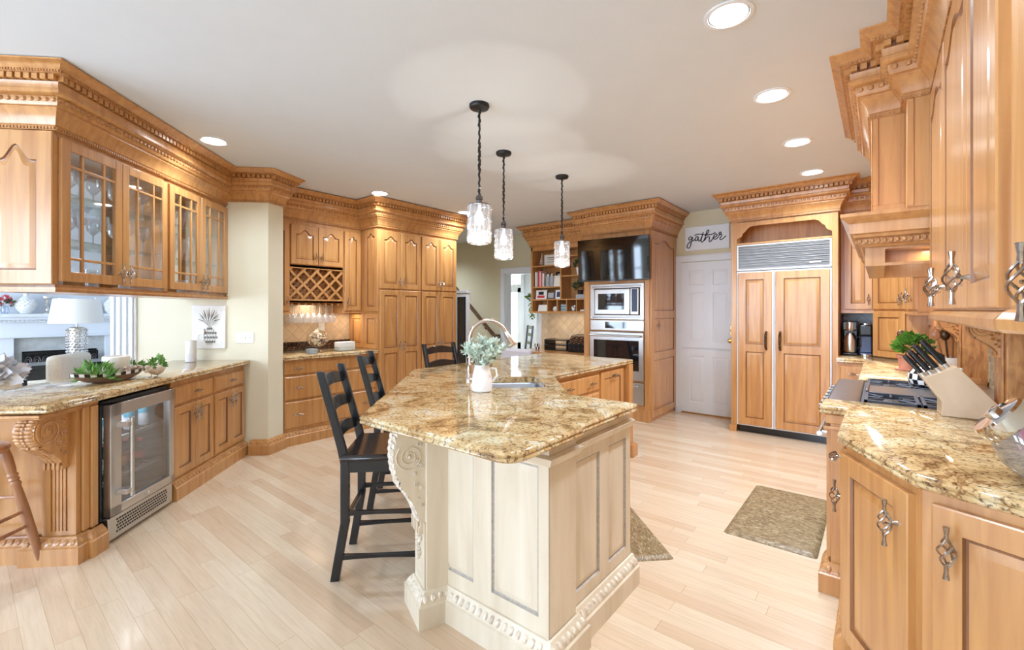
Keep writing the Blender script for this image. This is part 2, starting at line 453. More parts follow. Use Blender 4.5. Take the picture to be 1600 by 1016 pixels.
# --- offset of an open path to its right-hand side
def offs(path, d):
    out = []; n = len(path)
    for i in range(n):
        nr = []
        for a, b in ((i - 1, i), (i, i + 1)):
            if 0 <= a and b < n:
                dx, dy = path[b][0] - path[a][0], path[b][1] - path[a][1]; l = math.hypot(dx, dy)
                nr.append((dy / l, -dx / l))
        if len(nr) == 1: nx, ny = nr[0]; k = 1
        else:
            nx, ny = nr[0][0] + nr[1][0], nr[0][1] + nr[1][1]; l = math.hypot(nx, ny); nx /= l; ny /= l
            k = 1 / max(.3, nx * nr[0][0] + ny * nr[0][1])
        out.append((path[i][0] + nx * d * k, path[i][1] + ny * d * k))
    return out
def sweep(mb, path, prof, k=0):
    """profile [(out, z)] swept along an open path, closed behind"""
    O = [offs(path, o) for o, z in prof]
    loops = [[(O[j][i][0], O[j][i][1], prof[j][1]) for j in range(len(prof))] for i in range(len(path))]
    mb.loft(loops, True, True, k)
def along(path, d, step, margin=0):
    p = offs(path, d)
    for i in range(len(p) - 1):
        dx, dy = p[i + 1][0] - p[i][0], p[i + 1][1] - p[i][1]; l = math.hypot(dx, dy)
        if l < step: continue
        n = max(1, int((l - 2 * margin) / step)); q = (l - 2 * margin) / n
        for j in range(n):
            t = (margin + q * (j + .5)) / l
            yield p[i][0] + dx * t, p[i][1] + dy * t, math.atan2(dy, dx)
CROWN = [(0, 0), (.012, 0), (.012, .022), (.018, .027), (.024, .055), (.042, .088), (.052, .1), (.052, .112), (.064, .116), (.07, .13), (.072, .16), (.092, .168), (.1, .178), (.1, .192), (.092, .198),
         (.094, .228), (.096, .232), (.084, .236), (.084, .264), (.126, .266), (.126, .274), (.132, .28), (.15, .292), (.164, .306), (.176, .312), (.176, .32), (0, .32)]
def rbox(mb, x, y, a, l, d, z0, z1, k=0):
    c, s_ = math.cos(a), math.sin(a)
    P = [(x + c * i * l / 2 - s_ * j * d / 2, y + s_ * i * l / 2 + c * j * d / 2) for i, j in ((-1, -1), (1, -1), (1, 1), (-1, 1))]
    mb.prism(P, z0, z1, k)
def crown(path, zb, parent, mats=('maple', 'carved_maple', 'maple_glaze_shade'), fine=True, name='crown_molding', sc=1.0):
    mb = MB()
    sweep(mb, path, [(o, zb + z * sc) for o, z in CROWN])
    A_ = offs(path, .0848)      # dark strip paints shade into the dentil recess
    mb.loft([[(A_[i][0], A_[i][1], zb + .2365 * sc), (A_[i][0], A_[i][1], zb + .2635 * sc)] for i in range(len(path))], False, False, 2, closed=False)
    for x, y, a in along(path, .100, .040, .004): rbox(mb, x, y, a, .027, .034, zb + .236 * sc, zb + .264 * sc)
    for x, y, a in along(path, .016, .017): rbox(mb, x, y, a, .010, .010, zb + .003, zb + .016, 1)
    for x, y, a in along(path, .072, .036):
        mb2 = MB(Matrix.Translation((x, y, zb + .145 * sc)) @ Matrix.Rotation(a, 4, 'Z'))
        mb2.ell((0, 0, 0), (.015, .011, .013), 6, 4); mb.add(mb2.v, mb2.f, 1)
    if fine:
        for x, y, a in along(path, .13, .014): rbox(mb, x, y, a, .009, .009, zb + .268 * sc, zb + .279 * sc, 1)
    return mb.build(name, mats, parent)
BASE = [(0, .145), (.008, .142), (.014, .132), (.026, .118), (.034, .104), (.034, .098), (.042, .092), (.042, 0), (0, 0)]
def base_mold(path, parent, mats=('maple', 'carved_maple'), name='base_molding', step=.034):
    mb = MB(); sweep(mb, path, BASE)
    for x, y, a in along(path, .024, step):
        mb2 = MB(Matrix.Translation((x, y, .117)) @ Matrix.Rotation(a, 4, 'Z') @ Matrix.Rotation(math.radians(-35), 4, 'X'))
        mb2.ell((0, 0, 0), (step * .42, .009, .018), 6, 4); mb.add(mb2.v, mb2.f, 1)
    return mb.build(name, mats, parent)

# --- birdcage pull: four twisted wires between trumpet ends, on a post
def _pull():
    mb = MB()
    for q in range(4):
        pts = []
        for i in range(11):
            t = i / 10; r = .0035 + .0135 * math.sin(PI * t); a = q * PI / 2 + t * PI * 1.1
            pts.append((r * math.cos(a), -.03 + r * math.sin(a), (t - .5) * .066))
        mb.tube(pts, .0026, 5)
    for sgn in (1, -1):
        L = [(.0045, .029), (.005, .036), (.0045, .045), (.0068, .06), (.0072, .063), (.0, .064)]
        mb.lathe([(r, sgn * z) for r, z in (L if sgn > 0 else L)], 8, (0, -.03, 0))
    mb.tube([(0, -.03, 0), (0, -.018, 0), (0, -.006, 0), (0, 0, 0)], [.0035, .0035, .006, .008], 8)
    o = mb.build('pull', 'antique_nickel'); me = o.data; bpy.data.objects.remove(o); return me
PULL = _pull()
def pull(parent, x, y, z, horiz=False, sc=1.0):
    o = bpy.data.objects.new('pull', PULL); COL.objects.link(o); o.parent = parent
    o.location = (x, y, z); o.scale = (sc,) * 3
    if horiz: o.rotation_euler = (0, PI / 2, 0)
    return o
def leafy(mb, c, rad, n, size, k=0, up=.4, seed=1, flat=.45):
    """n small folded leaves scattered over an ellipsoid"""
    rn = random.Random(seed)
    for _ in range(n):
        th = rn.uniform(0, 2 * PI); ph = math.acos(rn.uniform(-.6, 1)); q = rn.uniform(.35, 1) ** .6
        d = Vector((math.sin(ph) * math.cos(th), math.sin(ph) * math.sin(th), math.cos(ph)))
        p = Vector((c[0] + d.x * rad[0] * q, c[1] + d.y * rad[1] * q, c[2] + d.z * rad[2] * q))
        t = (d + Vector((rn.uniform(-.5, .5), rn.uniform(-.5, .5), up + rn.uniform(-.3, .3)))).normalized()
        w = t.cross(Vector((rn.uniform(-1, 1), rn.uniform(-1, 1), rn.uniform(-1, 1)))).normalized(); nn = t.cross(w)
        s_ = size * rn.uniform(.7, 1.3)
        a, b = p, p + t * s_
        m1 = p + t * s_ * .5 + w * s_ * flat * .5 + nn * s_ * .1; m2 = p + t * s_ * .5 - w * s_ * flat * .5 + nn * s_ * .1
        mid = p + t * s_ * .55
        mb.add([tuple(a), tuple(m1), tuple(b), tuple(m2), tuple(mid)], [(0, 1, 4), (1, 2, 4), (2, 3, 4), (3, 0, 4)], k)

# ------------------------------------------------------------------ setting
def slab_wall(name, boxes, mat):
    mb = MB()
    for b in boxes: mb.box(*b)
    return struct(mb.build(name, mat))
mb = MB(); mb.box(-9.2, 1.2, -3.8, 10.2, -.06, 0); struct(mb.build('floor', 'maple_strip_floor'))
mb = MB(); mb.box(-9.2, 1.2, -3.8, 10.2, CE, CE + .08); struct(mb.build('ceiling', 'ceiling_paint'))
slab_wall('wall_right', [(.53, .65, -3.6, 6.4, 0, CE)], 'cream_wall_paint')
OX0, OX1, OZ = -5.27, -4.56, 2.05
slab_wall('wall_back', [(-8.6, OX0, 6.28, 6.40, 0, CE), (OX1, .53, 6.28, 6.40, 0, CE), (OX0, OX1, 6.28, 6.40, OZ, CE)], 'sage_wall_paint')
slab_wall('wall_left', [(-8.72, -8.6, -3.6, 1.75, 0, CE)], 'living_wall_paint')
slab_wall('wall_living_north', [(-8.6, -5.62, 1.75, 1.87, 0, CE)], 'living_wall_paint')
slab_wall('wall_hall_left', [(-8.12, -8.0, 1.87, 9.3, 0, CE)], 'sage_wall_paint')
slab_wall('wall_wetbar', [(-5.42, -5.30, 2.07, 4.48, 0, CE)], 'cream_wall_paint')
FX0, FX1 = -7.80, -7.26
slab_wall('wall_foyer', [(-8.6, FX0, 9.3, 9.42, 0, CE), (FX1, -3.4, 9.3, 9.42, 0, CE), (FX0, FX1, 9.3, 9.42, 2.42, CE), (-3.5, -3.4, 6.4, 9.3, 0, CE)], 'living_wall_paint')
WX = (-6.8, -4.9, -3.0, -1.1)
bx = []
xs = [-8.6]
for w in WX:
    bx.append((xs[-1], w - .62, -3.72, -3.6, 0, CE)); xs.append(w + .62)
    bx.append((w - .62, w + .62, -3.72, -3.6, 0, .5)); bx.append((w - .62, w + .62, -3.72, -3.6, 2.55, CE))
bx.append((xs[-1], .53, -3.72, -3.6, 0, CE))
slab_wall('wall_rear', bx, 'cream_wall_paint')
for i, w in enumerate(WX):
    mb = MB()
    for x in (w - .62, w - .02, w + .56): mb.box(x, x + .06, -3.68, -3.6, .5, 2.55)
    for z in (.5, 1.15, 1.8, 2.49): mb.box(w - .62, w + .62, -3.67, -3.61, z, z + .05)
    o = struct(mb.build('window_%d' % (i + 1), 'white_paint'))
    mb = MB(); mb.box(w - .6, w + .6, -3.70, -3.695, .5, 2.55); mb.build('pane', 'daylight_glass', o)
# wing wall between the bar and the wet bar; the ends stand at the room's diagonal
mb = MB(); mb.prism([P2(4.58, -3.1), P2(4.58, -1.905), (-4.672, 2.07), (-5.42, 2.07), (-5.62, 1.75), P2(4.80, -3.1)], 0, CE)
struct(mb.build('wall_bar', 'cream_wall_paint'))
mb = MB()
M = Matrix.Translation((*P2(4.56, -3.30), 0)) @ Matrix.Rotation(PI / 4, 4, 'Z')
mb.M = M
mb.box(0, .22, 0, .24, 0, CE)
for i in range(4): mb.box(.012 + i * .053, .044 + i * .053, -.018, 0, .16, CE - .02)
mb.box(-.01, .23, -.03, 0, 0, .16)
struct(mb.build('trim_1', 'white_paint', bevel=.004))
o = MB(); sweep(o, [P2(4.58, -2.07), P2(4.58, -1.905), (-4.672, 2.07)], BASE)
for x, y, a in along([P2(4.58, -2.07), P2(4.58, -1.905), (-4.672, 2.07)], .024, .04):
    q = MB(Matrix.Translation((x, y, .117)) @ Matrix.Rotation(a, 4, 'Z')); q.ell((0, 0, 0), (.014, .009, .012), 6, 4); o.add(q.v, q.f, 1)
struct(o.build('baseboard_bar', ['maple', 'carved_maple']))
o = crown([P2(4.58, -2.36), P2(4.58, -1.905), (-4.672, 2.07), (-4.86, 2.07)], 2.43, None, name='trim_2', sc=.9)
struct(o)
# doorway casing to the hall and white wainscot line
def casing(name, x0, x1, zt, y, w=.10, t=.025):
    mb = MB()
    for a, b in ((x0 - w, x0), (x1, x1 + w)):
        mb.box(a, b, y - t, y, 0, zt); mb.box(a + .012, b - .012, y - t - .008, y - t, 0, zt)
    mb.box(x0 - w, x1 + w, y - t, y, zt, zt + w); mb.box(x0 - w + .012, x1 + w - .012, y - t - .008, y - t, zt + .012, zt + w - .012)
    return struct(mb.build(name, 'white_paint', bevel=.003))
casing('trim_3', OX0, OX1, OZ, 6.28)
mb = MB(); mb.box(OX0, OX0 + .015, 6.28, 6.42, 0, OZ); mb.box(OX1 - .015, OX1, 6.28, 6.42, 0, OZ); mb.box(OX0, OX1, 6.28, 6.42, OZ - .015, OZ)
struct(mb.build('trim_4', 'white_paint'))
# foyer entry: side light with transom over it
mb = MB()
mb.box(FX0 - .08, FX0, 9.26, 9.3, 0, 2.5); mb.box(FX1, FX1 + .10, 9.26, 9.3, 0, 2.5); mb.box(FX0 - .08, FX1 + .10, 9.26, 9.3, 2.40, 2.52); mb.box(FX0, FX1, 9.28, 9.36, 1.98, 2.07)
mb.box(FX0, FX0 + .14, 9.30, 9.35, 0, 1.98); mb.box(FX1 - .14, FX1, 9.30, 9.35, 0, 1.98); mb.box(FX0, FX1, 9.30, 9.35, 0, .55); mb.box(FX0, FX1, 9.30, 9.35, 1.86, 1.98)
for z in (.9, 1.22, 1.54): mb.box(FX0 + .14, FX1 - .14, 9.31, 9.34, z, z + .012)
mb.box((FX0 + FX1) / 2 - .008, (FX0 + FX1) / 2 + .008, 9.31, 9.34, 2.07, 2.40)
o = struct(mb.build('window_5', 'white_paint', bevel=.004))
mb = MB(); mb.box(FX0 + .02, FX1 - .02, 9.38, 9.385, .3, 2.42); mb.build('pane', 'daylight_glass', o)

# white dutch door with six panels
def six_panel():
    mb = MB(); W = .70; X0 = -2.105; y = 6.255
    H = 2.02; z0 = .015
    A = [(X0, 6.279, z0), (X0 + W, 6.279, z0), (X0 + W, 6.279, z0 + H), (X0, 6.279, z0 + H)]
    rows = [(z0, z0 + .86, .14, .10), (z0 + .866, z0 + 1.66, .09, .05), (z0 + 1.66, z0 + H, .05, .11)]
    for a, b, bt, tp in rows:
        for k in range(2):
            x0 = X0 + k * W / 2
            mb.cell(x0, x0 + W / 2, a, b, y, (.105 if k == 0 else .055, .055 if k == 0 else .105, bt, tp))
    mb.box(X0, X0 + W, y + .012, 6.279, z0, z0 + H)
    return mb
o = struct(six_panel().build('door_1', 'white_paint'))
mb = MB(Matrix.Translation((-1.475, 6.255, 1.0)) @ Matrix.Rotation(PI / 2, 4, 'X'))
mb.lathe([(.028, 0), (.03, .006), (.012, .012), (.012, .035), (.028, .048), (.03, .06), (.02, .07), (0, .072)], 16)
mb.build('door_knob', 'brass', o)
mb = MB(); mb.box(-1.482, -1.468, 6.24, 6.256, 1.07, 1.19); mb.ell((-1.475, 6.236, 1.13), (.012, .01, .012)); mb.build('deadbolt', 'brass', o)
casing('trim_5', -2.105, -1.405, 2.045, 6.28, .09)
mb = MB(); mb.box(-2.10, -1.405, 6.235, 6.28, 0, .014); struct(mb.build('trim_6', 'brass'))
# hall handrail on the wall
t = thing('handrail', 'dark wooden stair handrail sloping down the sage hall wall', 'handrail', (-5.46, 6.2, .9))
mb = MB(); mb.tube([(.02, 0, 0), (-.3, 0, .27), (-1.35, 0, 1.21), (-1.9, 0, 1.70)], .034, 8); mb.build('rail', 'dark_handrail', t)
mb = MB(); mb.box(-.03, .07, -.045, .075, -.06, .05); mb.ell((.08, 0, .0), (.025, .03, .03)); mb.build('end_block', 'dark_handrail', t, .006)
for x in (-.25, -1.2):
    mb = MB(); mb.tube([(x, .075, -x * .89 - .09), (x, .02, -x * .89 - .08), (x, 0, -x * .89 - .03)], .009, 6); mb.build('bracket', 'bronze', t)
# low white cabinet end at the stair
t = thing('hall_cabinet', 'white hall cabinet end with dark inset panel beside the tall pantry', 'cabinet', (-5.22, 5.0, 0))
mb = MB(); mb.box(0, .235, 0, .07, 0, 1.66); mb.box(-.015, .25, -.015, .085, 1.66, 1.70); mb.build('body', 'white_paint', t, .004)
mb = MB(); mb.box(.05, .195, -.008, .0, .12, 1.58); mb.build('inset_panel', 'dark_steel', t)
mb = MB(); mb.box(.035, .05, -.012, 0, .1, 1.60); mb.box(.195, .21, -.012, 0, .1, 1.60); mb.box(.035, .21, -.012, 0, 1.58, 1.60); mb.build('panel_frame', 'black_paint', t)

# ------------------------------------------------------------------ lights of the room
def can(x, y, label, r=.085, p=9):
    t = thing('recessed_light', label, 'ceiling light', (x, y, CE))
    mb = MB(); L = [(r * 1.22, 0), (r * 1.22, -.005), (r * 1.02, -.007), (r * .98, .0)]
    mb.lathe(L, 32, cap0=False, cap1=False); mb.build('trim_ring', 'white_paint', t)
    mb = MB(); mb.lathe([(r * 1.0, -.003), (r * .94, -.002)], 32, cap0=False, cap1=False); mb.build('gasket', 'black_metal', t)
    mb = MB(); mb.lathe([(0.001, -.004), (r * .93, -.003)], 32, cap0=False, cap1=False); mb.build('lens', 'downlight', t)
    d = bpy.data.lights.new('downlight', 'SPOT'); d.energy = p * (18 if y > 7 else 14 if x < -5 else 9 if x < -4 and y > 3 else 12 if y > 3 else 7 if y > 1.2 else 6); d.spot_size = math.radians(150); d.spot_blend = .9; d.color = (.74, .87, 1); d.shadow_soft_size = .07
    o = bpy.data.objects.new('downlight', d); COL.objects.link(o); o.parent = t; o.location = (0, 0, -.03)
CANS = [(-.528, 2.19, 'largest recessed ceiling light, over the aisle nearest the range hood crown'), (-.518, 3.18, 'recessed ceiling light second along the aisle row beside the hood crown'),
        (-.507, 4.19, 'recessed ceiling light third along the aisle row, before the refrigerator'), (-.505, 5.19, 'recessed ceiling light above the crown of the refrigerator'),
        (-4.05, 1.264, 'recessed ceiling light by the crown of the glass-front bar cabinets'), (-4.40, 3.02, 'recessed ceiling light at the wet bar corner of the pantry crown'),
        (-4.37, 4.34, 'recessed ceiling light behind the nearest pendant, over the far pantry end')]
CANS.append((-.535, 1.17, 'added unseen ceiling light over the photographer, just above the upper frame edge'))  # unseen next can of the aisle row, added to brighten the near cabinets
CANS.append((-6.3, 8.1, 'added unseen ceiling light in the foyer beyond the hall doorway'))  # made-up fill lamp, brightens the foyer from out of view
CANS.append((-6.7, 5.3, 'added ceiling fill light in the stair hall, unseen behind the tall pantry'))  # fill for the hall walls, added as an unseen can
for x, y, l in CANS: can(x, y, l)
def pendant(x, y, label, n):
    t = thing('pendant_lamp', label, 'pendant lamp', (x, y, CE), 0, 'crystal pendants over the island')
    mb = MB(); mb.lathe([(.064, 0), (.066, -.012), (.06, -.024), (.035, -.03), (.012, -.034), (0.008, -.05)], 24); mb.build('canopy', 'black_metal', t)
    mb = MB()
    pts = []; rr = []
    for i in range(60):
        z = -.04 - i * (.56 / 59); pts.append((.0025 * math.cos(i * 1.1), .0025 * math.sin(i * 1.1), z)); rr.append(.0072 if 10 < i % 30 < 22 else .009 + .002 * math.sin(i * 2.1))
    mb.tube(pts, rr, 6); mb.build('stem', 'black_metal', t)
    mb = MB(); mb.lathe([(.008, -.58), (.022, -.595), (.024, -.612), (.018, -.618), (.018, -.645)], 14); mb.lathe([(.018, -.64), (.07, -.646), (.07, -.65), (.0, -.65)], 24); mb.build('socket_cap', 'dark_steel', t)
    mb = MB()
    for tier in range(3):
        zt = -.652 - tier * .082
        for j in range(16):
            a = 2 * PI * j / 16; c, s_ = math.cos(a), math.sin(a)
            q = MB(Matrix.Rotation(a, 4, 'Z'))
            w = .0145
            q.loft([[(.062 - e, -w + e, z), (.079 - e, -w * .55 + e * .5, z), (.079 - e, w * .55 - e * .5, z), (.062 - e, w - e, z)] for e, z in ((.006, zt), (0, zt - .010), (0, zt - .068), (.006, zt - .079))])
            mb.add(q.v, q.f)
    mb.build('crystal_shade', 'pendant_crystal', t)
    mb = MB()
    for tier in range(4):
        zt = -.651 - tier * .082
        mb.lathe([(.058, zt), (.066, zt), (.066, zt - .003), (.058, zt - .003), (.058, zt)], 24, cap0=False, cap1=False)
    mb.build('ring_frame', 'chrome', t)
    mb = MB(); mb.lathe([(.012, -.65), (.012, -.68), (.024, -.71), (.03, -.745), (.022, -.775), (0, -.785)], 16); mb.build('bulb', 'bulb', t)
    d = bpy.data.lights.new('pendant_glow', 'POINT'); d.energy = 3; d.color = (1, .93, .84); d.shadow_soft_size = .05
    o = bpy.data.objects.new('pendant_glow', d); COL.objects.link(o); o.parent = t; o.location = (0, 0, -.93)
    d = bpy.data.lights.new('pendant_halo', 'SPOT'); d.energy = 3; d.color = (1, .95, .84); d.spot_size = math.radians(92); d.spot_blend = .12; d.shadow_soft_size = .01
    o = bpy.data.objects.new('pendant_halo', d); COL.objects.link(o); o.parent = t; o.location = (.09, .0, -.63); o.rotation_euler = (PI, 0, 0)
for i, (x, y, l) in enumerate(((-2.01, 2.13, 'crystal pendant on black twisted stem, nearest and largest, over the sink end of the island'),
                               (-2.454, 2.898, 'crystal pendant on black stem, middle one over the island'),
                               (-2.439, 3.773, 'crystal pendant on black stem, farthest one, before the desk hutch'))): pendant(x, y, l, i)

# ------------------------------------------------------------------ countertops
def coff(poly, d):
    n = len(poly); out = []
    for i in range(n):
        a, b, c = poly[i - 1], poly[i], poly[(i + 1) % n]
        d1 = Vector((b[0] - a[0], b[1] - a[1])).normalized(); d2 = Vector((c[0] - b[0], c[1] - b[1])).normalized()
        n1 = Vector((-d1.y, d1.x)); n2 = Vector((-d2.y, d2.x)); m = (n1 + n2); m.normalize()
        k = d / max(.4, m.dot(n1)); out.append((b[0] + m.x * k, b[1] + m.y * k))
    return out
def ccw(p):
    a = sum(p[i - 1][0] * p[i][1] - p[i][0] * p[i - 1][1] for i in range(len(p)))
    return p if a > 0 else p[::-1]
EDGE = [(.010, 0), (.003, .004), (0, .010), (.002, .017), (.006, .020), (.002, .023), (0, .030), (.003, .037), (.010, .041)]
def counter(name, poly, z0, mat, hole=None, parent=None, edge=EDGE):
    poly = ccw(poly); mb = MB()
    loops = [[(x, y, z0 + z) for x, y in coff(poly, i)] for i, z in edge]
    mb.loft(loops, hole is None, hole is None)
    if hole:
        hole = ccw(hole); zt = z0 + edge[-1][1]
        mb.loft([[(x, y, z) for x, y in hole] for z in (z0, zt)], False, False)
        for z, lp in ((zt, loops[-1]), (z0, loops[0])):
            bm = bmesh.new(); es = []
            for L in ([p[:2] for p in lp], hole):
                vs = [bm.verts.new((p[0], p[1], z)) for p in L]
                es += [bm.edges.new((vs[i - 1], vs[i])) for i in range(len(vs))]
            bmesh.ops.triangle_fill(bm, edges=es, use_beauty=True)
            bm.verts.index_update()
            mb.add([tuple(v.co) for v in bm.verts], [tuple(v.index for v in f.verts) for f in bm.faces]); bm.free()
    return mb.build(name, mat, parent)
def arc(cx, cy, r, a0, a1, n=6):
    return [(cx + r * math.cos(math.radians(a0 + (a1 - a0) * i / n)), cy + r * math.sin(math.radians(a0 + (a1 - a0) * i / n))) for i in range(n + 1)]

# ------------------------------------------------------------------ the bar: base units, beverage fridge, carved end, counter, glass cabinets
VB = -2.13
def bar_unit(u0, w, label, right):
    t = thing('base_cabinet', label, 'cabinet', (*P2(u0, VB), 0), 135)
    mb = MB(); mb.box(0, w, 0, .6, 0, .874); mb.build('body', 'maple', t)
    mb = MB(); mb.drawer(.012, .69, w - .024, .14); d = mb.build('drawer', 'maple', t); pull(d, w / 2, -.021, .76, True, .8)
    for k in range(2):
        dw = (w - .028) / 2; x = .012 + k * (dw + .004)
        mb = MB(); mb.door(x, .165, dw, .51, stile=.05); d = mb.build('door', 'maple', t); pull(d, x + (dw - .03 if k == 0 else .03), -.021, .59)
    mb = MB()
    base_mold([(0, .0), (w, .0)] if not right else [(-.005, 0), (w + .03, 0)], t)
    return t
bar_unit(3.50, .535, 'honey maple base cabinet with drawer and two doors, right beside the beverage fridge', 0)
bar_unit(4.035, .535, 'honey maple base cabinet with drawer and two doors, against the cream wall end', 1)
# beverage fridge
t = thing('beverage_fridge', 'stainless beverage fridge with glass door built into the bar', 'fridge', (*P2(2.865, VB), 0), 135)
W = .61
mb = MB(); mb.box(0, W, .56, .58, .02, .85); mb.box(0, .02, 0, .58, .02, .85); mb.box(W - .02, W, 0, .58, .02, .85); mb.box(0, W, 0, .58, .83, .85); mb.box(0, W, 0, .58, .02, .15); mb.build('body', 'black_plastic', t)
mb = MB()
x0, x1, z0, z1 = .022, W - .006, .165, .83
mb.box(x0, x1, -.045, -.002, z0, z0 + .055); mb.box(x0, x1, -.045, -.002, z1 - .075, z1); mb.box(x0, x0 + .085, -.045, -.002, z0, z1); mb.box(x1 - .05, x1, -.045, -.002, z0, z1)
dr = mb.build('door', 'steel', t, .003)
mb = MB(); mb.box(x0 + .085, x1 - .05, -.030, -.022, z0 + .055, z1 - .075); mb.build('pane', 'dark_glass', dr)
mb = MB(); mb.tube([(.055 + .05, -.105, .26), (.055 + .05, -.105, .74)], .012, 12); mb.box(.06, .105, -.108, -.045, .285, .315); mb.box(.06, .105, -.108, -.045, .69, .72); mb.build('handle', 'steel', dr, .002)
mb = MB(); mb.lathe([(.012, 0), (.012, .006), (0, .007)], 14); o = mb.build('badge', 'chrome', dr); o.location = (.33, -.045, z0 + .03); o.rotation_euler = (PI / 2, 0, 0)
mb = MB(); mb.box(x0, x1, -.03, 0, .02, .155); mb.build('kick_plate', 'steel', t, .003)
mb = MB()
for r_ in range(5):
    for c_ in range(22): mb.box(.085 + c_ * .021 + (r_ % 2) * .008, .098 + c_ * .021 + (r_ % 2) * .008, -.0315, -.029, .05 + r_ * .018, .060 + r_ * .018)
mb.build('vent_grille', 'black_metal', t)
for z in (.33, .575):
    mb = MB()
    mb.box(.03, W - .03, .03, .05, z, z + .022)
    for i in range(12): mb.box(.05 + i * .045, .056 + i * .045, .05, .54, z, z + .006)
    mb.build('wire_shelf', 'steel', t)
d = bpy.data.lights.new('fridge_light', 'AREA'); d.size = .3; d.energy = 6; d.color = (.95, .97, 1)
o = bpy.data.objects.new('fridge_light', d); COL.objects.link(o); o.parent = t; o.location = (W / 2, .2, .82)
def barpt(u, v, z): return (*P2(u, v), z)
def can_mesh():
    t = thing('drink_can', 'slim drink can with teal top on the upper fridge shelf', 'can', (0, 0, 0), 0, 'drink cans on the upper fridge shelf')
    mb = MB(); mb.lathe([(.024, 0), (.029, .006), (.029, .125), (.024, .135)], 14); mb.build('body', 'grey_paper', t)
    mb = MB(); mb.lathe([(.0295, .085), (.0295, .128)], 14, cap0=False, cap1=False); mb.build('band', 'teal_print', t)
    return t
cn = can_mesh()
for i in range(7):
    c = cn if i == 0 else dup(cn)
    place(c, barpt(2.98 + i * .066, VB - .10 - .06 * (i % 2), .597))
def bottle(u, v, z, h, r, mat, lab, label):
    t = thing('bottle', label, 'bottle', barpt(u, v, z))
    mb = MB(); mb.lathe([(r * .9, 0), (r, .01), (r, h * .55), (r * .8, h * .66), (r * .38, h * .78), (r * .36, h * .97), (r * .42, h)], 14); mb.build('body', mat, t)
    mb = MB(); mb.lathe([(r * 1.02, h * .15), (r * 1.02, h * .45)], 14, cap0=False, cap1=False); mb.build('paper_label', lab, t)
    mb = MB(); mb.lathe([(r * .44, h * .9), (r * .44, h * 1.02), (0, h * 1.025)], 10); mb.build('cap', 'red_print', t)
bottle(3.00, VB - .12, .354, .185, .03, 'bottle_green', 'paper', 'green bottle with white label, leftmost on the lower shelf of the beverage fridge')
bottle(3.09, VB - .16, .354, .19, .032, 'clear_glass', 'paper', 'clear bottle with white label second on the lower shelf of the beverage fridge')
bottle(3.19, VB - .12, .354, .195, .034, 'bottle_amber', 'amber_print', 'amber bottle with orange label in the middle of the lower fridge shelf')
bottle(3.28, VB - .15, .354, .18, .032, 'clear_glass', 'red_print', 'clear bottle with red label on the lower shelf of the beverage fridge')
bottle(3.37, VB - .12, .354, .15, .03, 'bottle_green', 'red_print', 'short green bottle with red label at right of the lower fridge shelf')

# carved end of the bar
def corbel(mb, w, h, d, k=0, kc=1, sr=.36):
    """scrolled bracket: x is its thickness 0..w, projects toward -y by d, hangs from z=0 down to -h"""
    out = []
    n = 26
    pr = []
    for i in range(n + 1):            # S-shaped front outline from the top front down to the foot
        t_ = i / n
        if t_ < .45:
            a = -PI * .45 + t_ / .45 * PI * .95
            pr.append((-d * .70 - d * .30 * math.cos(a), -h * .25 - h * .25 * math.sin(a)))
        else:
            q = (t_ - .45) / .55
            pr.append((-d * (.70 * (1 - q) ** 1.7 + .16) , -h * (.50 + .42 * q)))
    pr = [(-d * .95, 0)] + pr + [(-d * .2, -h * .94), (-d * .2, -h), (0, -h), (0, 0)]
    mb.prismx([(y, z) for y, z in pr], 0, w, k)
    # carved front: overlapping leaf lobes down the curve
    for i in range(2, n, 1):
        y, z = pr[i]
        for q in (.25, .75):
            mb.ell((w * q, y - .002, z), (w * .24, d * .05, h * .035), 6, 4, kc)
        mb.ell((w * .5, y - d * .03, z), (w * .12, d * .045, h * .03), 6, 4, kc)
    # volutes and rosettes on both cheeks
    for sx in (0, w):
        e = -.006 if sx == 0 else .006
        pts = []
        for i in range(44):
            a = i / 43 * PI * 4.6; r = d * sr * (1 - i / 43 * .88)
            pts.append((sx + e * .4, -d * (.97 - sr) + r * math.cos(a + 2.4), -h * .26 + r * math.sin(a + 2.4)))
        mb.tube(pts, d * .022, 5, k)
        mb.ell((sx, -d * (.97 - sr), -h * .26), (.012, d * .07, d * .07), 8, 5, kc)
        for (yy, zz, r) in ((-.18, -.16, .10), (-.16, -.36, .12), (-.30, -.52, .09), (-.14, -.56, .08), (-.26, -.30, .07), (-.12, -.72, .07), (-.34, -.42, .07), (-.22, -.66, .06)):
            for q in range(6):
                a = q * PI / 3
                mb.ell((sx, d * (yy + r * .55 * math.cos(a)), h * zz + d * r * .55 * math.sin(a)), (.007, d * r * .42, d * r * .3), 6, 4, kc)
            mb.ell((sx, d * yy, h * zz), (.011, d * r * .3, d * r * .3), 6, 4, kc)
    for i in range(4): mb.box(w * (.08 + .23 * i), w * (.2 + .23 * i), -d * .24, -d * .2, -h * 1.0, -h * .88, k)
t = thing('bar_end_panel', 'panelled end of the bar with fluted pilaster and carved scroll bracket', 'bar end', (*P2(2.76, -2.15), 0), 45)
mb = MB(); mb.box(-.60, 0, .0, .10, 0, .874); mb.build('body', 'maple', t)
mb = MB(); mb.cell(-.60, -.18, .15, .84, -.004, (.06, .04, .05, .06), flat=True); mb.box(-.60, -.18, -.003, 0, .15, .84); mb.build('end_panel', 'maple', t)
mb = MB()
mb.box(-.17, -.0, -.022, 0, .14, .845); mb.box(-.17, -.128, -.03, -.022, .14, .845); mb.box(-.042, 0, -.03, -.022, .14, .845); mb.box(-.128, -.042, -.03, -.022, .14, .17); mb.box(-.128, -.042, -.03, -.022, .53, .845)
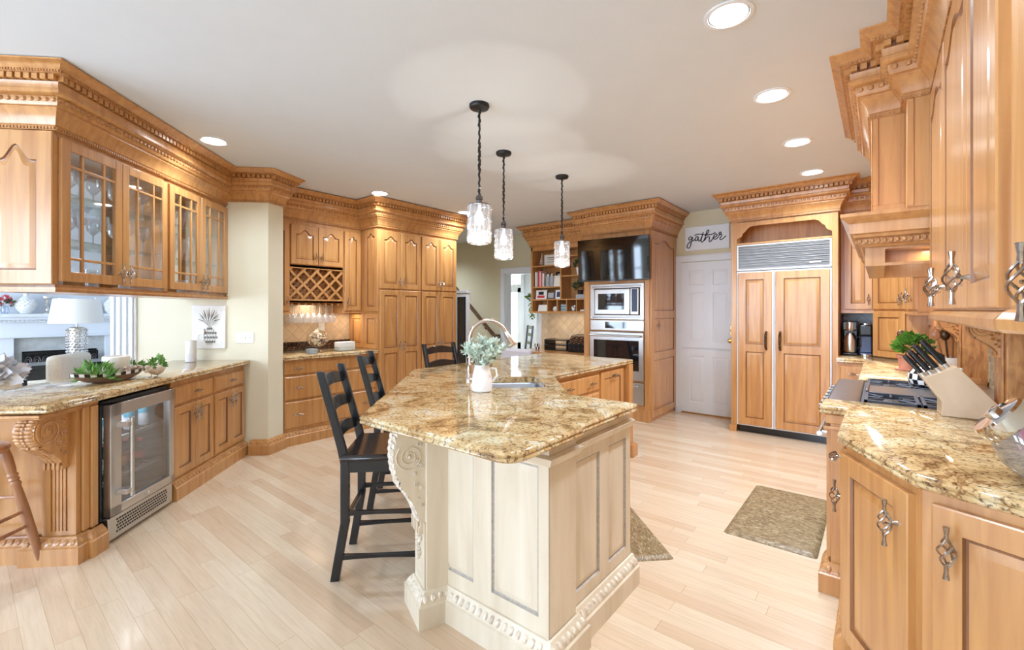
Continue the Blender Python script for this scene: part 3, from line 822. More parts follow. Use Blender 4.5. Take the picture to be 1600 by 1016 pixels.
for i in range(4): mb.box(-.118 + i * .018, -.106 + i * .018, -.03, -.022, .17, .53)
mb.build('pilaster', ['maple', 'carved_maple'], t)
mb = MB(Matrix.Translation((-.135, -.03, .835))); corbel(mb, .10, .31, .205); mb.build('corbel', ['maple', 'carved_maple'], t)
mb = MB(); mb.box(-.19, .02, -.27, .0, .845, .862); mb.box(-.185, .012, -.26, .0, .835, .845); mb.box(-.62, .02, -.02, .1, .845, .874); mb.build('cap_molding', 'maple', t, .004)
mb = MB(); mb.box(-.0, .016, 0, .10, .15, .845); mb.box(.016, .03, .04, .085, .15, .845); mb.build('corner_post', 'maple', t, .004)
base_mold([(-.60, -.0), (-.21, .0), (-.21, -.035), (.005, -.035), (.005, .03), (.03, .03), (.03, .105)], t)
o = counter('bar_countertop', [P2(2.46, -2.07), P2(4.575, -2.07), P2(4.575, -2.76), P2(2.46, -2.76)], .875, 'gold_granite')
tag(o, 'polished gold granite countertop running along the bar under the glass cabinets', 'countertop')
mb = MB(); mb.box(0, 1.8, 0, .02, 0, .874); o = tag(mb.build('bar_back_panel', 'maple'), 'plain maple back panel of the bar facing the living room', 'panel'); place(o, (*P2(4.57, -2.76 + .02), 0), -45)

# glass-front wall cabinets over the bar
VU = -2.29; DU = .37; ZB = 1.505; ZD0, ZD1 = 1.555, 2.365
def glass_door(mb, x, w, y0, y1, z0, z1, bars):
    s_ = .058
    mb.box(x, x + s_, y0, y1, z0, z1); mb.box(x + w - s_, x + w, y0, y1, z0, z1)
    mb.box(x + s_, x + w - s_, y0, y1, z0, z0 + s_); mb.box(x + s_, x + w - s_, y0, y1, z1 - s_, z1)
    a, b = x + s_, x + w - s_; q = (b - a)
    if not bars: return a, b
    for f in (.26, .74): mb.box(a + q * f - .008, a + q * f + .008, y0 + .003, y1 - .003, z0 + s_, z1 - s_)
    for z in (z0 + s_ + .075, z1 - s_ - .085): mb.box(a, b, y0 + .003, y1 - .003, z - .008, z + .008)
    return a, b
def glass_cabinet(u0, w, label, end):
    t = thing('glass_cabinet', label, 'wall cabinet', (*P2(u0, VU), 0), 135)
    mb = MB()
    mb.box(0, w, 0, DU, ZB, ZB + .03); mb.box(0, w, 0, DU, 2.37, 2.72)
    mb.box(0, .02, 0, DU, ZB, 2.4); mb.box(w - .02, w, 0, DU, ZB, 2.4)
    mb.box(-.012, w, -.012, DU + .01, ZB - .012, ZB); mb.box(-.018 if end else 0, w, -.018, DU + .01, ZB - .0, ZB + .014)
    mb.build('carcass', 'maple', t)
    if end:
        M = Matrix.Translation((0, DU, 0)) @ Matrix.Rotation(-PI / 2, 4, 'Z')
        mb = MB(M); mb.door(0, ZB + .03, DU, 2.39 - ZB - .03, t=.018, stile=.075, arch=.085); mb.build('end_panel', 'maple', t)
    dw = (w - .035) / 2
    for k in range(2):
        x = .02 + k * (dw + .004)
        for front in (True, False):
            y0, y1 = (-.022, 0) if front else (DU, DU + .02)
            mb = MB(); a, b = glass_door(mb, x, dw, y0, y1, ZD0, ZD1, front)
            d = mb.build('door', 'maple', t, .003)
            mb = MB(); mb.box(a, b, (y0 + y1) / 2 - .002, (y0 + y1) / 2 + .002, ZD0 + .05, ZD1 - .05); mb.build('pane', 'clear_glass', d)
            if front: pull(d, x + (dw - .03 if k == 0 else .03), -.022, 1.63, False, 1.0)
    for z in (1.80, 2.07):
        mb = MB(); mb.box(.022, w - .022, .02, DU - .02, z, z + .008); mb.build('shelf', 'shelf_glass', t)
    return t
t1 = glass_cabinet(2.77, .935, 'glass-front maple bar cabinet with crown, nearest pair of doors, panelled end', True)
t2 = glass_cabinet(3.705, .87, 'glass-front maple bar cabinet, far pair of doors next to the cream wall', False)
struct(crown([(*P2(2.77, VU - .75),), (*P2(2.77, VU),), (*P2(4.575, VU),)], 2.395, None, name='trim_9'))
# stemware
def stem_glass(name, label, group, prof, mat='crystal', n=12):
    mb = MB(); mb.lathe(prof, n, cap0=True, cap1=False); o = mb.build(name, mat); tag(o, label, 'glass', group); return o
WINE = [(.032, 0), (.031, .003), (.006, .008), (.004, .02), (.004, .085), (.012, .095), (.034, .12), (.038, .145), (.034, .185), (.031, .2)]
FLUTE = [(.03, 0), (.029, .003), (.005, .008), (.004, .07), (.014, .09), (.022, .14), (.024, .185), (.023, .22)]
TUMB = [(.03, 0), (.032, .004), (.036, .09), (.038, .115)]
g_w = stem_glass('wine_glass', 'clear crystal stemmed glass on a glass shelf inside the near bar cabinet', 'stemware in the near bar cabinet', WINE)
g_f = stem_glass('champagne_flute', 'clear crystal flute on a glass shelf inside the far bar cabinet', 'flutes in the far bar cabinet', FLUTE)
g_t = stem_glass('tumbler', 'cut glass tumbler on the floor of the bar cabinet', 'tumblers in the bar cabinets', TUMB)
first = {}
def put(src, u, v, z):
    o = src if src.name not in first else src.copy()
    if src.name in first: COL.objects.link(o)
    first[src.name] = 1; o.location = barpt(u, v, z); return o
for z in (1.809, 2.079):
    for i in range(9): put(g_w, 2.87 + i * .093, VU - .10 - .13 * (i % 2), z)
    for i in range(7): put(g_f, 3.80 + i * .105, VU - .11 - .13 * (i % 2), z)
for i in range(6): put(g_t, 2.90 + i * .14, VU - .12 - .1 * (i % 2), ZB + .031)
for i in range(5): put(g_t, 3.85 + i * .14, VU - .12 - .1 * (i % 2), ZB + .031)

# things on the bar
def leaf_obj(name, parent, c, rad, n, size, mat, seed=1, up=.4, flat=.45):
    mb = MB(); leafy(mb, c, rad, n, size, 0, up, seed, flat); return mb.build(name, mat, parent)
ub, vb = uvb = (3.27, -2.36)
t = thing('dough_bowl', 'long wooden dough bowl with checked rim on the bar', 'bowl', barpt(ub, vb, .9165), 128)
mb = MB()
def boat(sc, z): return [(.27 * sc * math.cos(a) * (1 - .12 * abs(math.sin(a))), .10 * sc * math.sin(a), z + .018 * abs(math.cos(a)) ** 4) for a in [2 * PI * i / 40 for i in range(40)]]
mb.loft([boat(.62, 0), boat(.85, .025), boat(1, .062), boat(1.02, .066), boat(.95, .066), boat(.80, .03), boat(.6, .015)]); mb.build('bowl_body', 'bowl_wood', t)
mb = MB()
A, B = boat(1.006, .046), boat(1.026, .066)
for i in range(40): mb.add([A[i], A[(i + 1) % 40], B[(i + 1) % 40], B[i]], [(0, 1, 2, 3)], i % 2)
mb.build('check_rim', ['white_ceramic', 'black_paint'], t)
o = leaf_obj('fern_sprig', None, (0, 0, 0), (.13, .08, .05), 150, .055, 'leaf_green', 3, .5, .3); tag(o, 'green fern sprigs at the left of the dough bowl', 'greenery'); place(o, barpt(3.16, -2.37, .975))
o = leaf_obj('greenery', None, (0, 0, 0), (.07, .05, .04), 60, .05, 'leaf_green', 5, .5, .3); tag(o, 'green sprigs right of the candle in the dough bowl', 'greenery'); place(o, barpt(3.47, -2.36, .972))
mb = MB(); mb.lathe([(.072, 0), (.075, .004), (.075, .125), (.070, .131), (.02, .128), (0, .128)], 32)
o = mb.build('candle', 'candle_wax'); tag(o, 'wide cream pillar candle standing in the dough bowl', 'candle'); place(o, barpt(3.37, -2.40, .945))
mb = MB()
for i in range(34):
    a = i * .55; mb.ell((-.08 + .005 * i + .01 * math.sin(a * 2), .03 * math.sin(a), .012 * math.cos(a * 1.3)), (.011, .011, .011), 7, 5)
o = mb.build('bead_garland', 'bead_wood'); tag(o, 'pale wooden bead garland lying in the dough bowl', 'beads'); place(o, barpt(3.40, -2.30, .985), 128)
t = thing('bird_planter', 'small clay bird planter with green succulents beside the dough bowl', 'planter', barpt(3.44, -2.20, .9165), 120)
mb = MB()
L = []
for x, r, z in ((-.075, .002, .045), (-.06, .012, .05), (-.04, .02, .06), (-.02, .027, .05), (.02, .034, .045), (.05, .028, .05), (.075, .014, .06), (.09, .003, .066)):
    L.append([(x, r * math.cos(a), z + r * math.sin(a)) for a in [2 * PI * i / 12 for i in range(12)]])
mb.loft(L); mb.ell((-.05, 0, .075), (.02, .016, .017), 8, 6); mb.build('bird_body', 'bird_clay', t)
mb = MB(); mb.tube([(-.01, .012, .03), (-.012, .014, .002), (-.035, .014, .001)], .002, 5); mb.tube([(.01, -.012, .03), (.012, -.014, .002), (-.015, -.014, .001)], .002, 5); mb.build('feet', 'bronze', t)
leaf_obj('succulent', t, (.02, 0, .09), (.055, .04, .035), 70, .04, 'leaf_green', 9, .5, .5)
t = thing('smart_speaker', 'white cylindrical speaker with fabric base on the bar by the cream wall', 'speaker', barpt(4.43, -2.52, .9165))
mb = MB(); mb.lathe([(.042, .075), (.044, .08), (.044, .19), (.040, .197), (0, .198)], 24); mb.build('upper_shell', 'white_ceramic', t)
mb = MB(); mb.lathe([(.043, 0), (.044, .003), (.044, .075), (.0, .075)], 24); mb.build('fabric_base', 'white_fabric', t)
t = thing('wall_charger', 'white plug-in charger with hanging cord above the speaker on cream wall', 'charger', barpt(4.58, -2.50, 1.16), 45)
mb = MB(); mb.box(-.035, .035, -.045, 0, 0, .055); mb.box(-.02, .045, -.012, 0, -.07, .06); mb.build('plug', 'white_ceramic', t, .005)
mb = MB(); mb.tube([(-.02, -.03, 0), (-.04, -.04, -.08), (-.075, -.05, -.18), (-.10, -.06, -.235)], .003, 6); mb.build('cord', 'white_ceramic', t)
t = thing('plaque', 'square white plaster plaque with raised pineapple on the cream wall', 'plaque', barpt(4.58, -2.585, 1.024), 45)
mb = MB(); mb.box(0, .30, -.022, 0, 0, .415); mb.build('panel', 'plaster', t, .006)
mb = MB()
for r_ in range(8):
    for c_ in range(5):
        zz = .045 + r_ * .021; wd = .052 * math.sin(PI * (r_ + 1.3) / 9.4)
        mb.ell((.155 + (c_ - 2 + .5 * (r_ % 2)) * wd * .5, -.024, zz), (wd * .26, .008, .012), 6, 4, r_ % 2)
for i in range(15):
    a = -1.25 + 2.5 * i / 14; l = .10 + .05 * math.cos(a * 1.2)
    mb.tube([(.155, -.024, .21), (.155 + math.sin(a) * l * .5, -.028, .21 + l * .62 * math.cos(a * .6)), (.155 + math.sin(a) * l, -.024, .21 + l * (1.05 * math.cos(a) + .12))], [.008, .007, .001], 5, i % 2)
mb.build('pineapple_relief', ['plaster', 'grey_groove'], t)
t = thing('switch_plate', 'white triple light switch plate on the cream wall end', 'switch', barpt(4.58, -2.20, 1.075), 45)
mb = MB(); mb.box(0, .165, -.006, 0, 0, .10); mb.build('plate', 'white_ceramic', t, .003)
for i in range(3):
    mb = MB(); mb.box(.033 + i * .045, .045 + i * .045, -.016, -.005, .042, .062); mb.build('toggle', 'white_ceramic', t)
# wooden bar stool
t = thing('bar_stool', 'round-seat wooden bar stool with turned splayed legs at the end of the bar', 'stool', (*P2(2.50, -2.50), 0), 45)
mb = MB(); mb.lathe([(.12, .66), (.165, .665), (.175, .68), (.172, .695), (.15, .703), (.08, .698), (0, .696)], 28); mb.build('seat', 'cherry_stool', t)
FT = [(sx * .205, sy * .205) for sx, sy in ((1, 1), (-1, 1), (-1, -1), (1, -1))]
TP = [(sx * .105, sy * .105) for sx, sy in ((1, 1), (-1, 1), (-1, -1), (1, -1))]
def at(i, z):
    q = z / .67; return (FT[i][0] + (TP[i][0] - FT[i][0]) * q, FT[i][1] + (TP[i][1] - FT[i][1]) * q, z)
for i in range(4):
    zs = [0, .03, .2, .33, .42, .46, .475, .49, .50, .51, .525, .535, .55, .62, .668]
    rs = [.015, .017, .021, .022, .02, .018, .023, .017, .023, .017, .023, .017, .02, .022, .018]
    mb = MB(); mb.tube([at(i, z) for z in zs], rs, 10); mb.build('leg', 'cherry_stool', t)
for i in range(4):
    for z in ((.17, .40) if i % 2 == 0 else (.24, .32)):
        a, b = at(i, z), at((i + 1) % 4, z)
        m_ = tuple((a[k] + b[k]) / 2 for k in range(3))
        mb = MB(); mb.tube([a, m_, b], [.008, .0105, .008], 8); mb.build('rung', 'cherry_stool', t)

# ------------------------------------------------------------------ living room seen through the bar
t = thing('fireplace', 'white fireplace mantel with stone surround across the living room', 'fireplace', (-8.6, .87, 0), 90)   # x runs along +Y
mb = MB()
mb.box(-.62, .62, -.30, 0, 1.305, 1.345); mb.box(-.59, .59, -.26, 0, 1.27, 1.305); mb.box(-.56, .56, -.22, 0, 1.235, 1.27)
for i in range(30): mb.box(-.56 + i * .038, -.538 + i * .038, -.235, -.2, 1.245, 1.262)
mb.box(-.55, .55, -.17, 0, 1.06, 1.235); mb.box(-.56, .56, -.19, 0, 1.04, 1.07)
mb.build('mantel_shelf', 'white_paint', t, .004)
for sx in (-1, 1):
    mb = MB(); a, b = sorted((sx * .55, sx * .43)); mb.box(a, b, -.15, 0, 0, 1.05); mb.box(a - .01, b + .01, -.17, 0, 0, .16)
    mb.build('pilaster', 'white_paint', t, .005)
mb = MB(); mb.box(-.43, -.36, -.08, 0, 0, 1.05); mb.box(.36, .43, -.08, 0, 0, 1.05); mb.box(-.36, .36, -.08, 0, .86, 1.05); mb.build('stone_surround', 'surround_stone', t)
mb = MB(); mb.box(-.36, .36, -.02, -.005, 0, .86); mb.build('firebox', 'black_metal', t)
t = thing('fire_screen', 'black metal scrollwork screen standing before the fireplace opening', 'fire screen', (-8.47, .87, 0), 90)
mb = MB()
for x in (-.35, -.12, .12, .35): mb.box(x - .009, x + .009, -.02, 0, .02, .84)
for z in (.02, .62, .82): mb.box(-.35, .35, -.02, 0, z, z + .018)
mb.build('frame', 'black_metal', t)
mb = MB()
for k in range(9):
    cx = -.31 + k * .078
    pts = [(cx + .035 * math.cos(a) * (1 - a / 14), -.01, .73 + .07 * math.sin(a) * (1 - a / 14)) for a in [i * .45 for i in range(24)]]
    mb.tube(pts, .007, 5)
mb.build('scrollwork', 'dark_steel', t)
def hobnail(y, label, r=.10, h=.27):
    mb = MB(); prof = [(r * .5, 0), (r * .55, .01), (r * .95, h * .28), (r, h * .45), (r * .7, h * .68), (r * .28, h * .82), (r * .24, h * .92), (r * .34, h)]
    mb.lathe(prof, 16)
    for i in range(7):
        q = .16 + i * .075; rr = r * (1.0 - abs(q - .42) * 1.3)
        for j in range(14):
            a = 2 * PI * (j + .5 * (i % 2)) / 14; mb.ell((rr * math.cos(a), rr * math.sin(a), h * q), (.012, .012, .012), 5, 3)
    o = mb.build('hobnail_vase', 'white_ceramic'); tag(o, label, 'vase'); place(o, (-8.42, y, 1.346))
hobnail(.54, 'large white hobnail vase on the left part of the mantel')
hobnail(1.36, 'white hobnail vase at the right end of the mantel', .09, .25)
hobnail(1.20, 'white hobnail vase on the mantel, above the lamp shade', .07, .22)
def candlestick(y, label, h):
    mb = MB(); mb.lathe([(.05, 0), (.045, .015), (.018, .03), (.024, h * .25), (.014, h * .35), (.03, h * .5), (.014, h * .62), (.02, h * .8), (.055, h * .92), (.055, h), (0, h)], 16)
    o = mb.build('candlestick', 'hobnail_silver'); tag(o, label, 'candlestick'); place(o, (-8.42, y, 1.346))
candlestick(.73, 'silver candlestick on the mantel beside the large hobnail vase', .22)
candlestick(.86, 'slimmer silver candlestick on the mantel just left of the lamp', .20)
t = thing('flower_vase', 'small vase of blue and mauve flowers at the left end of the mantel', 'vase', (-8.42, .36, 1.346))
mb = MB(); mb.lathe([(.03, 0), (.04, .04), (.03, .09), (.035, .1)], 12); mb.build('vase', 'blue_glass', t)
leaf_obj('flowers', t, (0, 0, .15), (.07, .07, .06), 60, .04, 'pink_enamel', 21, .3, .8)
leaf_obj('leaves', t, (0, 0, .12), (.08, .08, .05), 50, .05, 'dark_green', 22, .3, .5)
# console table with the lamp
t = thing('console_table', 'black console table carrying the white lamp in the living room', 'table', (-7.0, .82, 0))
mb = MB(); mb.box(-.22, .22, -.45, .32, .775, .815); mb.build('top', 'black_paint', t, .006)
mb = MB(); mb.box(-.19, .19, -.42, .29, .66, .775); mb.build('apron', 'black_paint', t)
for sx in (-.18, .18):
    for y in (-.40, .27):
        mb = MB(); mb.lathe([(.02, 0), (.03, .1), (.018, .2), (.032, .5), (.028, .66)], 12, (sx, y, 0)); mb.build('leg', 'black_paint', t)
t = thing('table_lamp', 'table lamp with white drum shade and mercury glass column base', 'lamp', (-7.0, .84, .816))
mb = MB(); mb.lathe([(.10, 0), (.10, .02), (.085, .03)], 24); mb.lathe([(.083, .03), (.083, .37), (.05, .385), (.012, .39), (.012, .45)], 24); mb.build('column', 'hobnail_silver', t)
mb = MB()
for i in range(11):
    for j in range(16):
        a = 2 * PI * (j + .5 * (i % 2)) / 16; mb.ell((.083 * math.cos(a), .083 * math.sin(a), .05 + i * .03), (.014, .014, .014), 6, 4)
mb.build('hobnail_beads', 'hobnail_silver', t)
mb = MB(); mb.lathe([(.235, .43), (.195, .70), (.193, .70), (.233, .43)], 36, cap0=False, cap1=False); mb.build('lamp_shade', 'lamp_shade', t)
def slipchair(x, y, deg, label, h=.95):
    t = thing('parsons_chair', label, 'chair', (x, y, 0), deg)
    mb = MB(); mb.box(-.25, .25, .18, .29, .40, h); mb.build('backrest', 'linen', t, .04)
    mb = MB(); mb.box(-.26, .26, -.28, .24, .34, .50); mb.build('seat', 'linen', t, .03)
    mb = MB(); mb.box(-.255, .255, -.27, .285, .12, .36); mb.build('skirt', 'linen', t, .01)
    for sx in (-.22, .22):
        for yy in (-.24, .25):
            mb = MB(); mb.tube([(sx, yy, .14), (sx, yy, 0)], [.022, .015], 8); mb.build('leg', 'bead_wood', t)
slipchair(-6.07, .47, -35, 'linen slipcovered chair beyond the bar, left of the lamp table', .98)
slipchair(-5.35, .13, 100, 'linen slipcovered chair under a white fluffy throw at the left photo edge', .88)
slipchair(-7.75, .62, 60, 'low white slipcovered chair before the fireplace, behind the lamp table', .74)
o = leaf_obj('throw', None, (0, 0, 0), (.20, .22, .09), 420, .09, 'white_fabric', 31, .1, .9); tag(o, 'white fluffy throw heaped on the chair at the left photo edge', 'throw'); o.location = (-5.58, .09, .88)

# ------------------------------------------------------------------ wet bar
XW = -5.03; YW = 2.085
t = thing('wetbar_wall_cabinet', 'wet bar wall cabinet with wine lattice, arched doors and hanging glass rack', 'wall cabinet', (XW, YW, 0), 90)
Wd = 1.093
mb = MB()
mb.box(0, .215, 0, .265, 1.365, 2.40); mb.box(.85, Wd, 0, .265, 1.365, 2.40)
mb.box(.215, .85, 0, .265, 1.87, 2.40); mb.box(.215, .85, 0, .265, 1.475, 1.50); mb.box(.215, .85, .25, .265, 1.5, 1.87); mb.box(.215, .85, 0, .02, 1.475, 1.515); mb.box(.215, .85, 0, .02, 1.86, 1.90)
mb.box(-.0, .225, -.012, .265, 1.355, 1.372); mb.box(.84, Wd, -.012, .265, 1.355, 1.372)
mb.build('body', 'maple', t, .002)
for x, w, z, h, px in ((.005, .2, 1.385, .96, .17), (.222, .308, 1.905, .44, .275), (.535, .308, 1.905, .44, .033), (.862, .215, 1.385, .96, .035)):
    mb = MB(); mb.door(x, z, w, h, arch=.05 if w > .25 else .035, stile=.05); d = mb.build('door', 'maple', t)
    pull(d, x + px, -.021, z + (.085 if h < .5 else .1), False, .85)
mb = MB()
for s_ in (1, -1):
    for k in range(-4, 5):
        # slats of the lattice at 45 degrees, clipped to the opening
        pts = []
        x0 = .53 + k * .155
        a, b = [], []
        zc, hw, hz = 1.687, .315, .175
        lo = max(-hz, (-hw + .0 - (x0 - .53)) if s_ > 0 else ((x0 - .53) - hw)); hi = min(hz, (hw - (x0 - .53)) if s_ > 0 else ((x0 - .53) + hw))
        if hi - lo < .02: continue
        p0 = (x0 + s_ * lo, zc + lo); p1 = (x0 + s_ * hi, zc + hi)
        n_ = .0095
        for yy in ((.004, .014) if s_ > 0 else (.015, .025), (.18, .19) if s_ > 0 else (.191, .2)):
            mb.prismy([(p0[0] - n_, p0[1] + n_ * s_), (p0[0] + n_, p0[1] - n_ * s_), (p1[0] + n_, p1[1] - n_ * s_), (p1[0] - n_, p1[1] + n_ * s_)], yy[0], yy[1])
mb.build('wine_lattice', 'maple', t)
mb = MB()
for i in range(8): mb.box(.235 + i * .079, .250 + i * .079, .01, .25, 1.455, 1.475); mb.box(.228 + i * .079, .257 + i * .079, .01, .25, 1.449, 1.456)
mb.build('glass_rack', 'maple', t)
crown([(-.0, .0), (Wd, .0)], 2.39, t)
# hanging stemware
HANG = [(.034, .0), (.033, -.004), (.006, -.01), (.004, -.02), (.004, -.09), (.014, -.105), (.037, -.135), (.040, -.16), (.035, -.20), (.033, -.21)]
mb = MB(); mb.lathe(HANG, 14, cap1=False); hg = mb.build('hanging_wine_glass', 'crystal'); tag(hg, 'clear wine glass hanging upside down in the wet bar rack', 'glass', 'wine glasses hanging in the wet bar rack')
for i in range(7):
    for r_ in range(2):
        o = hg if i == 0 and r_ == 0 else hg.copy()
        if not (i == 0 and r_ == 0): COL.objects.link(o)
        o.location = (XW - .08 - .11 * r_, YW + .282 + i * .079, 1.4545)
XB = -4.70
t = thing('wetbar_base_cabinet', 'maple base cabinet with three wide drawers under the wet bar counter', 'cabinet', (XB, YW, 0), 90)
mb = MB(); mb.box(0, Wd, 0, .59, 0, .874); mb.build('body', 'maple', t)
for z, h in ((.725, .125), (.465, .245), (.17, .28)):
    mb = MB(); mb.drawer(.01, z, Wd - .03, h, b=.012); d = mb.build('drawer', 'maple', t)
    for x in (.135, .93): pull(d, x, -.021, z + h * .5, True, .8)
base_mold([(0, 0), (Wd, 0)], t)
o = counter('wetbar_countertop', [(-4.655, 2.085), (-4.655, 3.175), (-5.298, 3.175), (-5.298, 2.085)], .875, 'gold_granite'); tag(o, 'gold granite countertop of the wet bar between cream wall and pantry', 'countertop')
mb = MB(); mb.box(-5.298, -5.275, 2.085, 3.178, .917, 1.02); o = struct(mb.build('trim_7', 'dark_granite'))
mb = MB(); mb.box(-5.299, -5.29, 2.085, 3.178, 1.02, 1.50); o = struct(mb.build('wall_tile_wetbar', 'travertine_side'))
area('undercabinet_light', (-5.12, 2.6, 1.44), (-5.16, 2.6, .9), .15, .7, 2.2, WARM)
area('undercabinet_light', (-5.10, 3.06, 1.345), (-5.12, 3.06, .9), .15, .12, .8, WARM)
t = thing('apothecary_jar', 'lidded glass apothecary jar full of corks on the wet bar', 'jar', (-4.90, 2.55, .9165))
mb = MB(); mb.lathe([(.06, 0), (.055, .01), (.02, .03), (.02, .06), (.08, .085), (.115, .13), (.118, .17), (.09, .215), (.075, .222)], 22, cap1=False); mb.build('body', 'clear_glass', t)
mb = MB(); mb.lathe([(.082, .222), (.08, .23), (.03, .25), (.012, .262), (.02, .28), (.012, .30), (.003, .33), (0, .335)], 20, cap0=False); mb.build('lid', 'clear_glass', t)
rn = random.Random(4)
mb = MB()
for i in range(52):
    a = rn.uniform(0, 6.28); z = rn.uniform(.095, .205); r_ = (.10 if .11 < z < .19 else .07) * rn.uniform(.1, .9) ** .5
    q = MB(Matrix.Translation((r_ * math.cos(a), r_ * math.sin(a), z)) @ Matrix.Rotation(rn.uniform(0, 3), 4, 'X') @ Matrix.Rotation(rn.uniform(0, 3), 4, 'Y'))
    q.lathe([(.012, -.021), (.012, .021)], 7); mb.add(q.v, q.f, i % 3 % 2)
tag(mb.build('corks', ['cork', 'bowl_wood']), 'pile of wine corks filling the apothecary jar', 'corks').location = (-4.90, 2.55, .9165)
bpy.data.objects['corks']['kind'] = 'stuff'
t = thing('napkin_holder', 'clear acrylic box of white napkins right of the cork jar', 'napkin holder', (-4.86, 2.86, .9165))
mb = MB(); mb.box(-.07, .07, -.11, .11, 0, .004); mb.box(-.07, -.066, -.11, .11, .004, .055); mb.box(.066, .07, -.11, .11, .004, .055); mb.box(-.066, .066, -.11, -.106, .004, .055); mb.box(-.066, .066, .106, .11, .004, .055); mb.build('acrylic_box', 'clear_glass', t)
mb = MB(); mb.box(-.06, .06, -.10, .10, .005, .105); mb.build('napkins', 'paper', t, .006)
t = thing('coaster_box', 'small glass box of printed coasters left of the cork jar', 'box', (-4.78, 2.42, .9165))
mb = MB(); mb.box(-.05, .05, -.05, .05, 0, .08); mb.build('glass_box', 'clear_glass', t)
mb = MB(); mb.box(-.042, .042, -.042, .042, .003, .055); mb.build('coasters', 'grey_paper', t)
t = thing('wall_outlet', 'white outlet plate on the wet bar tile', 'outlet', (-5.289, 2.80, 1.14), 90)
mb = MB(); mb.box(-.04, .04, -.006, 0, 0, .115); mb.build('plate', 'white_ceramic', t, .002)
mb = MB(); mb.box(-.018, .018, -.009, -.005, .015, .05); mb.box(-.018, .018, -.009, -.005, .065, .10); mb.build('sockets', 'white_paint', t)

# ------------------------------------------------------------------ pantry
t = thing('pantry_cabinet', 'tall maple pantry cabinet with eight doors behind the island stools', 'cabinet', (-4.66, 3.18, 0), 90)
PW = 1.28
mb = MB(); mb.box(0, PW, 0, .63, 0, 2.42); mb.build('body', 'maple', t)
for g in range(2):
    for k in range(2):
        dw = (PW / 2 - .028) / 2; x = .012 + g * PW / 2 + k * (dw + .004)
        mb = MB(); mb.door(x, 1.655, dw, .70, arch=.045, stile=.055); d = mb.build('door', 'maple', t); pull(d, x + (dw - .03 if k == 0 else .03), -.021, 1.745, False, .85)
        mb = MB(); mb.door(x, .16, dw, 1.475, stile=.055, cells=[.50, .50]); d = mb.build('door', 'maple', t); pull(d, x + (dw - .03 if k == 0 else .03), -.021, .95, False, .85)
M = Matrix.Translation((0, .63, 0)) @ Matrix.Rotation(-PI / 2, 4, 'Z')
mb = MB(M); mb.door(.35, 1.38, .27, 1.0, t=.012, stile=.05, arch=.04); mb.door(.35, .925, .27, .42, t=.012, stile=.05); mb.door(.03, .925, .29, .42, t=.012, stile=.05); mb.build('side_panel', 'maple', t)
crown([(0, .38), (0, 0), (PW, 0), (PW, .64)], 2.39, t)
base_mold([(0, 0), (PW, 0), (PW, .64)], t)

# ------------------------------------------------------------------ desk hutch
HX = -4.33; HY = 5.79
t = thing('desk_hutch', 'open maple hutch of shelves and pigeonholes above the desk', 'hutch', (HX, HY, 0))
HW = 1.20; HD = .30
mb = MB()
mb.box(0, .03, 0, HD, 1.37, 2.42); mb.box(HW - .03, HW, 0, HD, 1.37, 2.42); mb.box(0, HW, HD - .012, HD, 1.37, 2.42); mb.box(0, HW, 0, HD, 2.33, 2.42)
mb.box(-.02, HW, -.02, HD, 1.345, 1.375); mb.box(.03, HW - .03, .0, HD, 1.545, 1.565)
mb.box(.55, .575, 0, HD, 1.565, 2.33)
mb.box(.03, .55, 0, HD, 1.74, 1.76); mb.box(.03, .55, 0, HD, 2.075, 2.095); mb.box(.575, HW - .03, 0, HD, 1.90, 1.92); mb.box(.575, HW - .03, 0, HD, 2.20, 2.22)
for x in (.31, .49, .66, .83, 1.0): mb.box(x, x + .015, 0, HD, 1.375, 1.545)
mb.build('carcass', 'maple', t, .002)
crown([(0, HD + .19), (0, 0), (HW, 0)], 2.39, t)
def on(x, y, z): return (HX + x, HY + y, z)
def block(name, label, cat, x, w, z, h, mat, y=.08, d=.03, lean=0, extra=None, group=None):
    t = thing(name, label, cat, on(x, y, z), 0, group)
    mb = MB(); mb.box(0, w, 0, d, 0, h); mb.build('body', mat, t, .002)
    if extra:
        for nm, a, b, c, e, m_ in extra:
            mb = MB(); mb.box(a, b, -.002, .001, c, e); mb.build(nm, m_, t)
    t.rotation_euler = (math.radians(-lean), 0, 0); return t
tr = thing('wooden_tree', 'small stacked wooden tree on the top left shelf of the hutch', 'ornament', on(.13, .12, 2.096))
mb = MB(); mb.lathe([(.012, 0), (.012, .03)], 8)
for i in range(5):
    z = .03 + i * .035; mb.lathe([(.052 - i * .0095, z), (.046 - i * .0095, z + .012), (.02 - i * .002, z + .034)], 12)
mb.build('tree', 'bead_wood', tr)
block('box_sign', 'white box sign with grey lettering on the top shelf behind the farthest pendant', 'sign', .19, .30, 2.096, .17, 'paper', .10, .04, 0, [('lettering', .05 + .0, .25, .115, .13, 'grey_groove'), ('lettering', .07, .22, .085, .095, 'grey_groove'), ('lettering', .06, .24, .05, .06, 'grey_groove')])
for i, (w, h, m_, l) in enumerate(((.028, .24, 'paper', 'white'), (.022, .235, 'grey_paper', 'grey'), (.028, .26, 'red_print', 'red'), (.02, .25, 'paper', 'second white'), (.03, .22, 'pink_enamel', 'pink'), (.026, .21, 'paper', 'third white'))):
    x = .045 + sum((.028, .022, .028, .02, .03)[:i]) + .003 * i
    block('cookbook', l + '-spined cookbook standing on the middle left shelf of the hutch', 'book', x, w, 1.761, h, m_, .05, .17, 0, None, 'cookbooks on the hutch shelf')
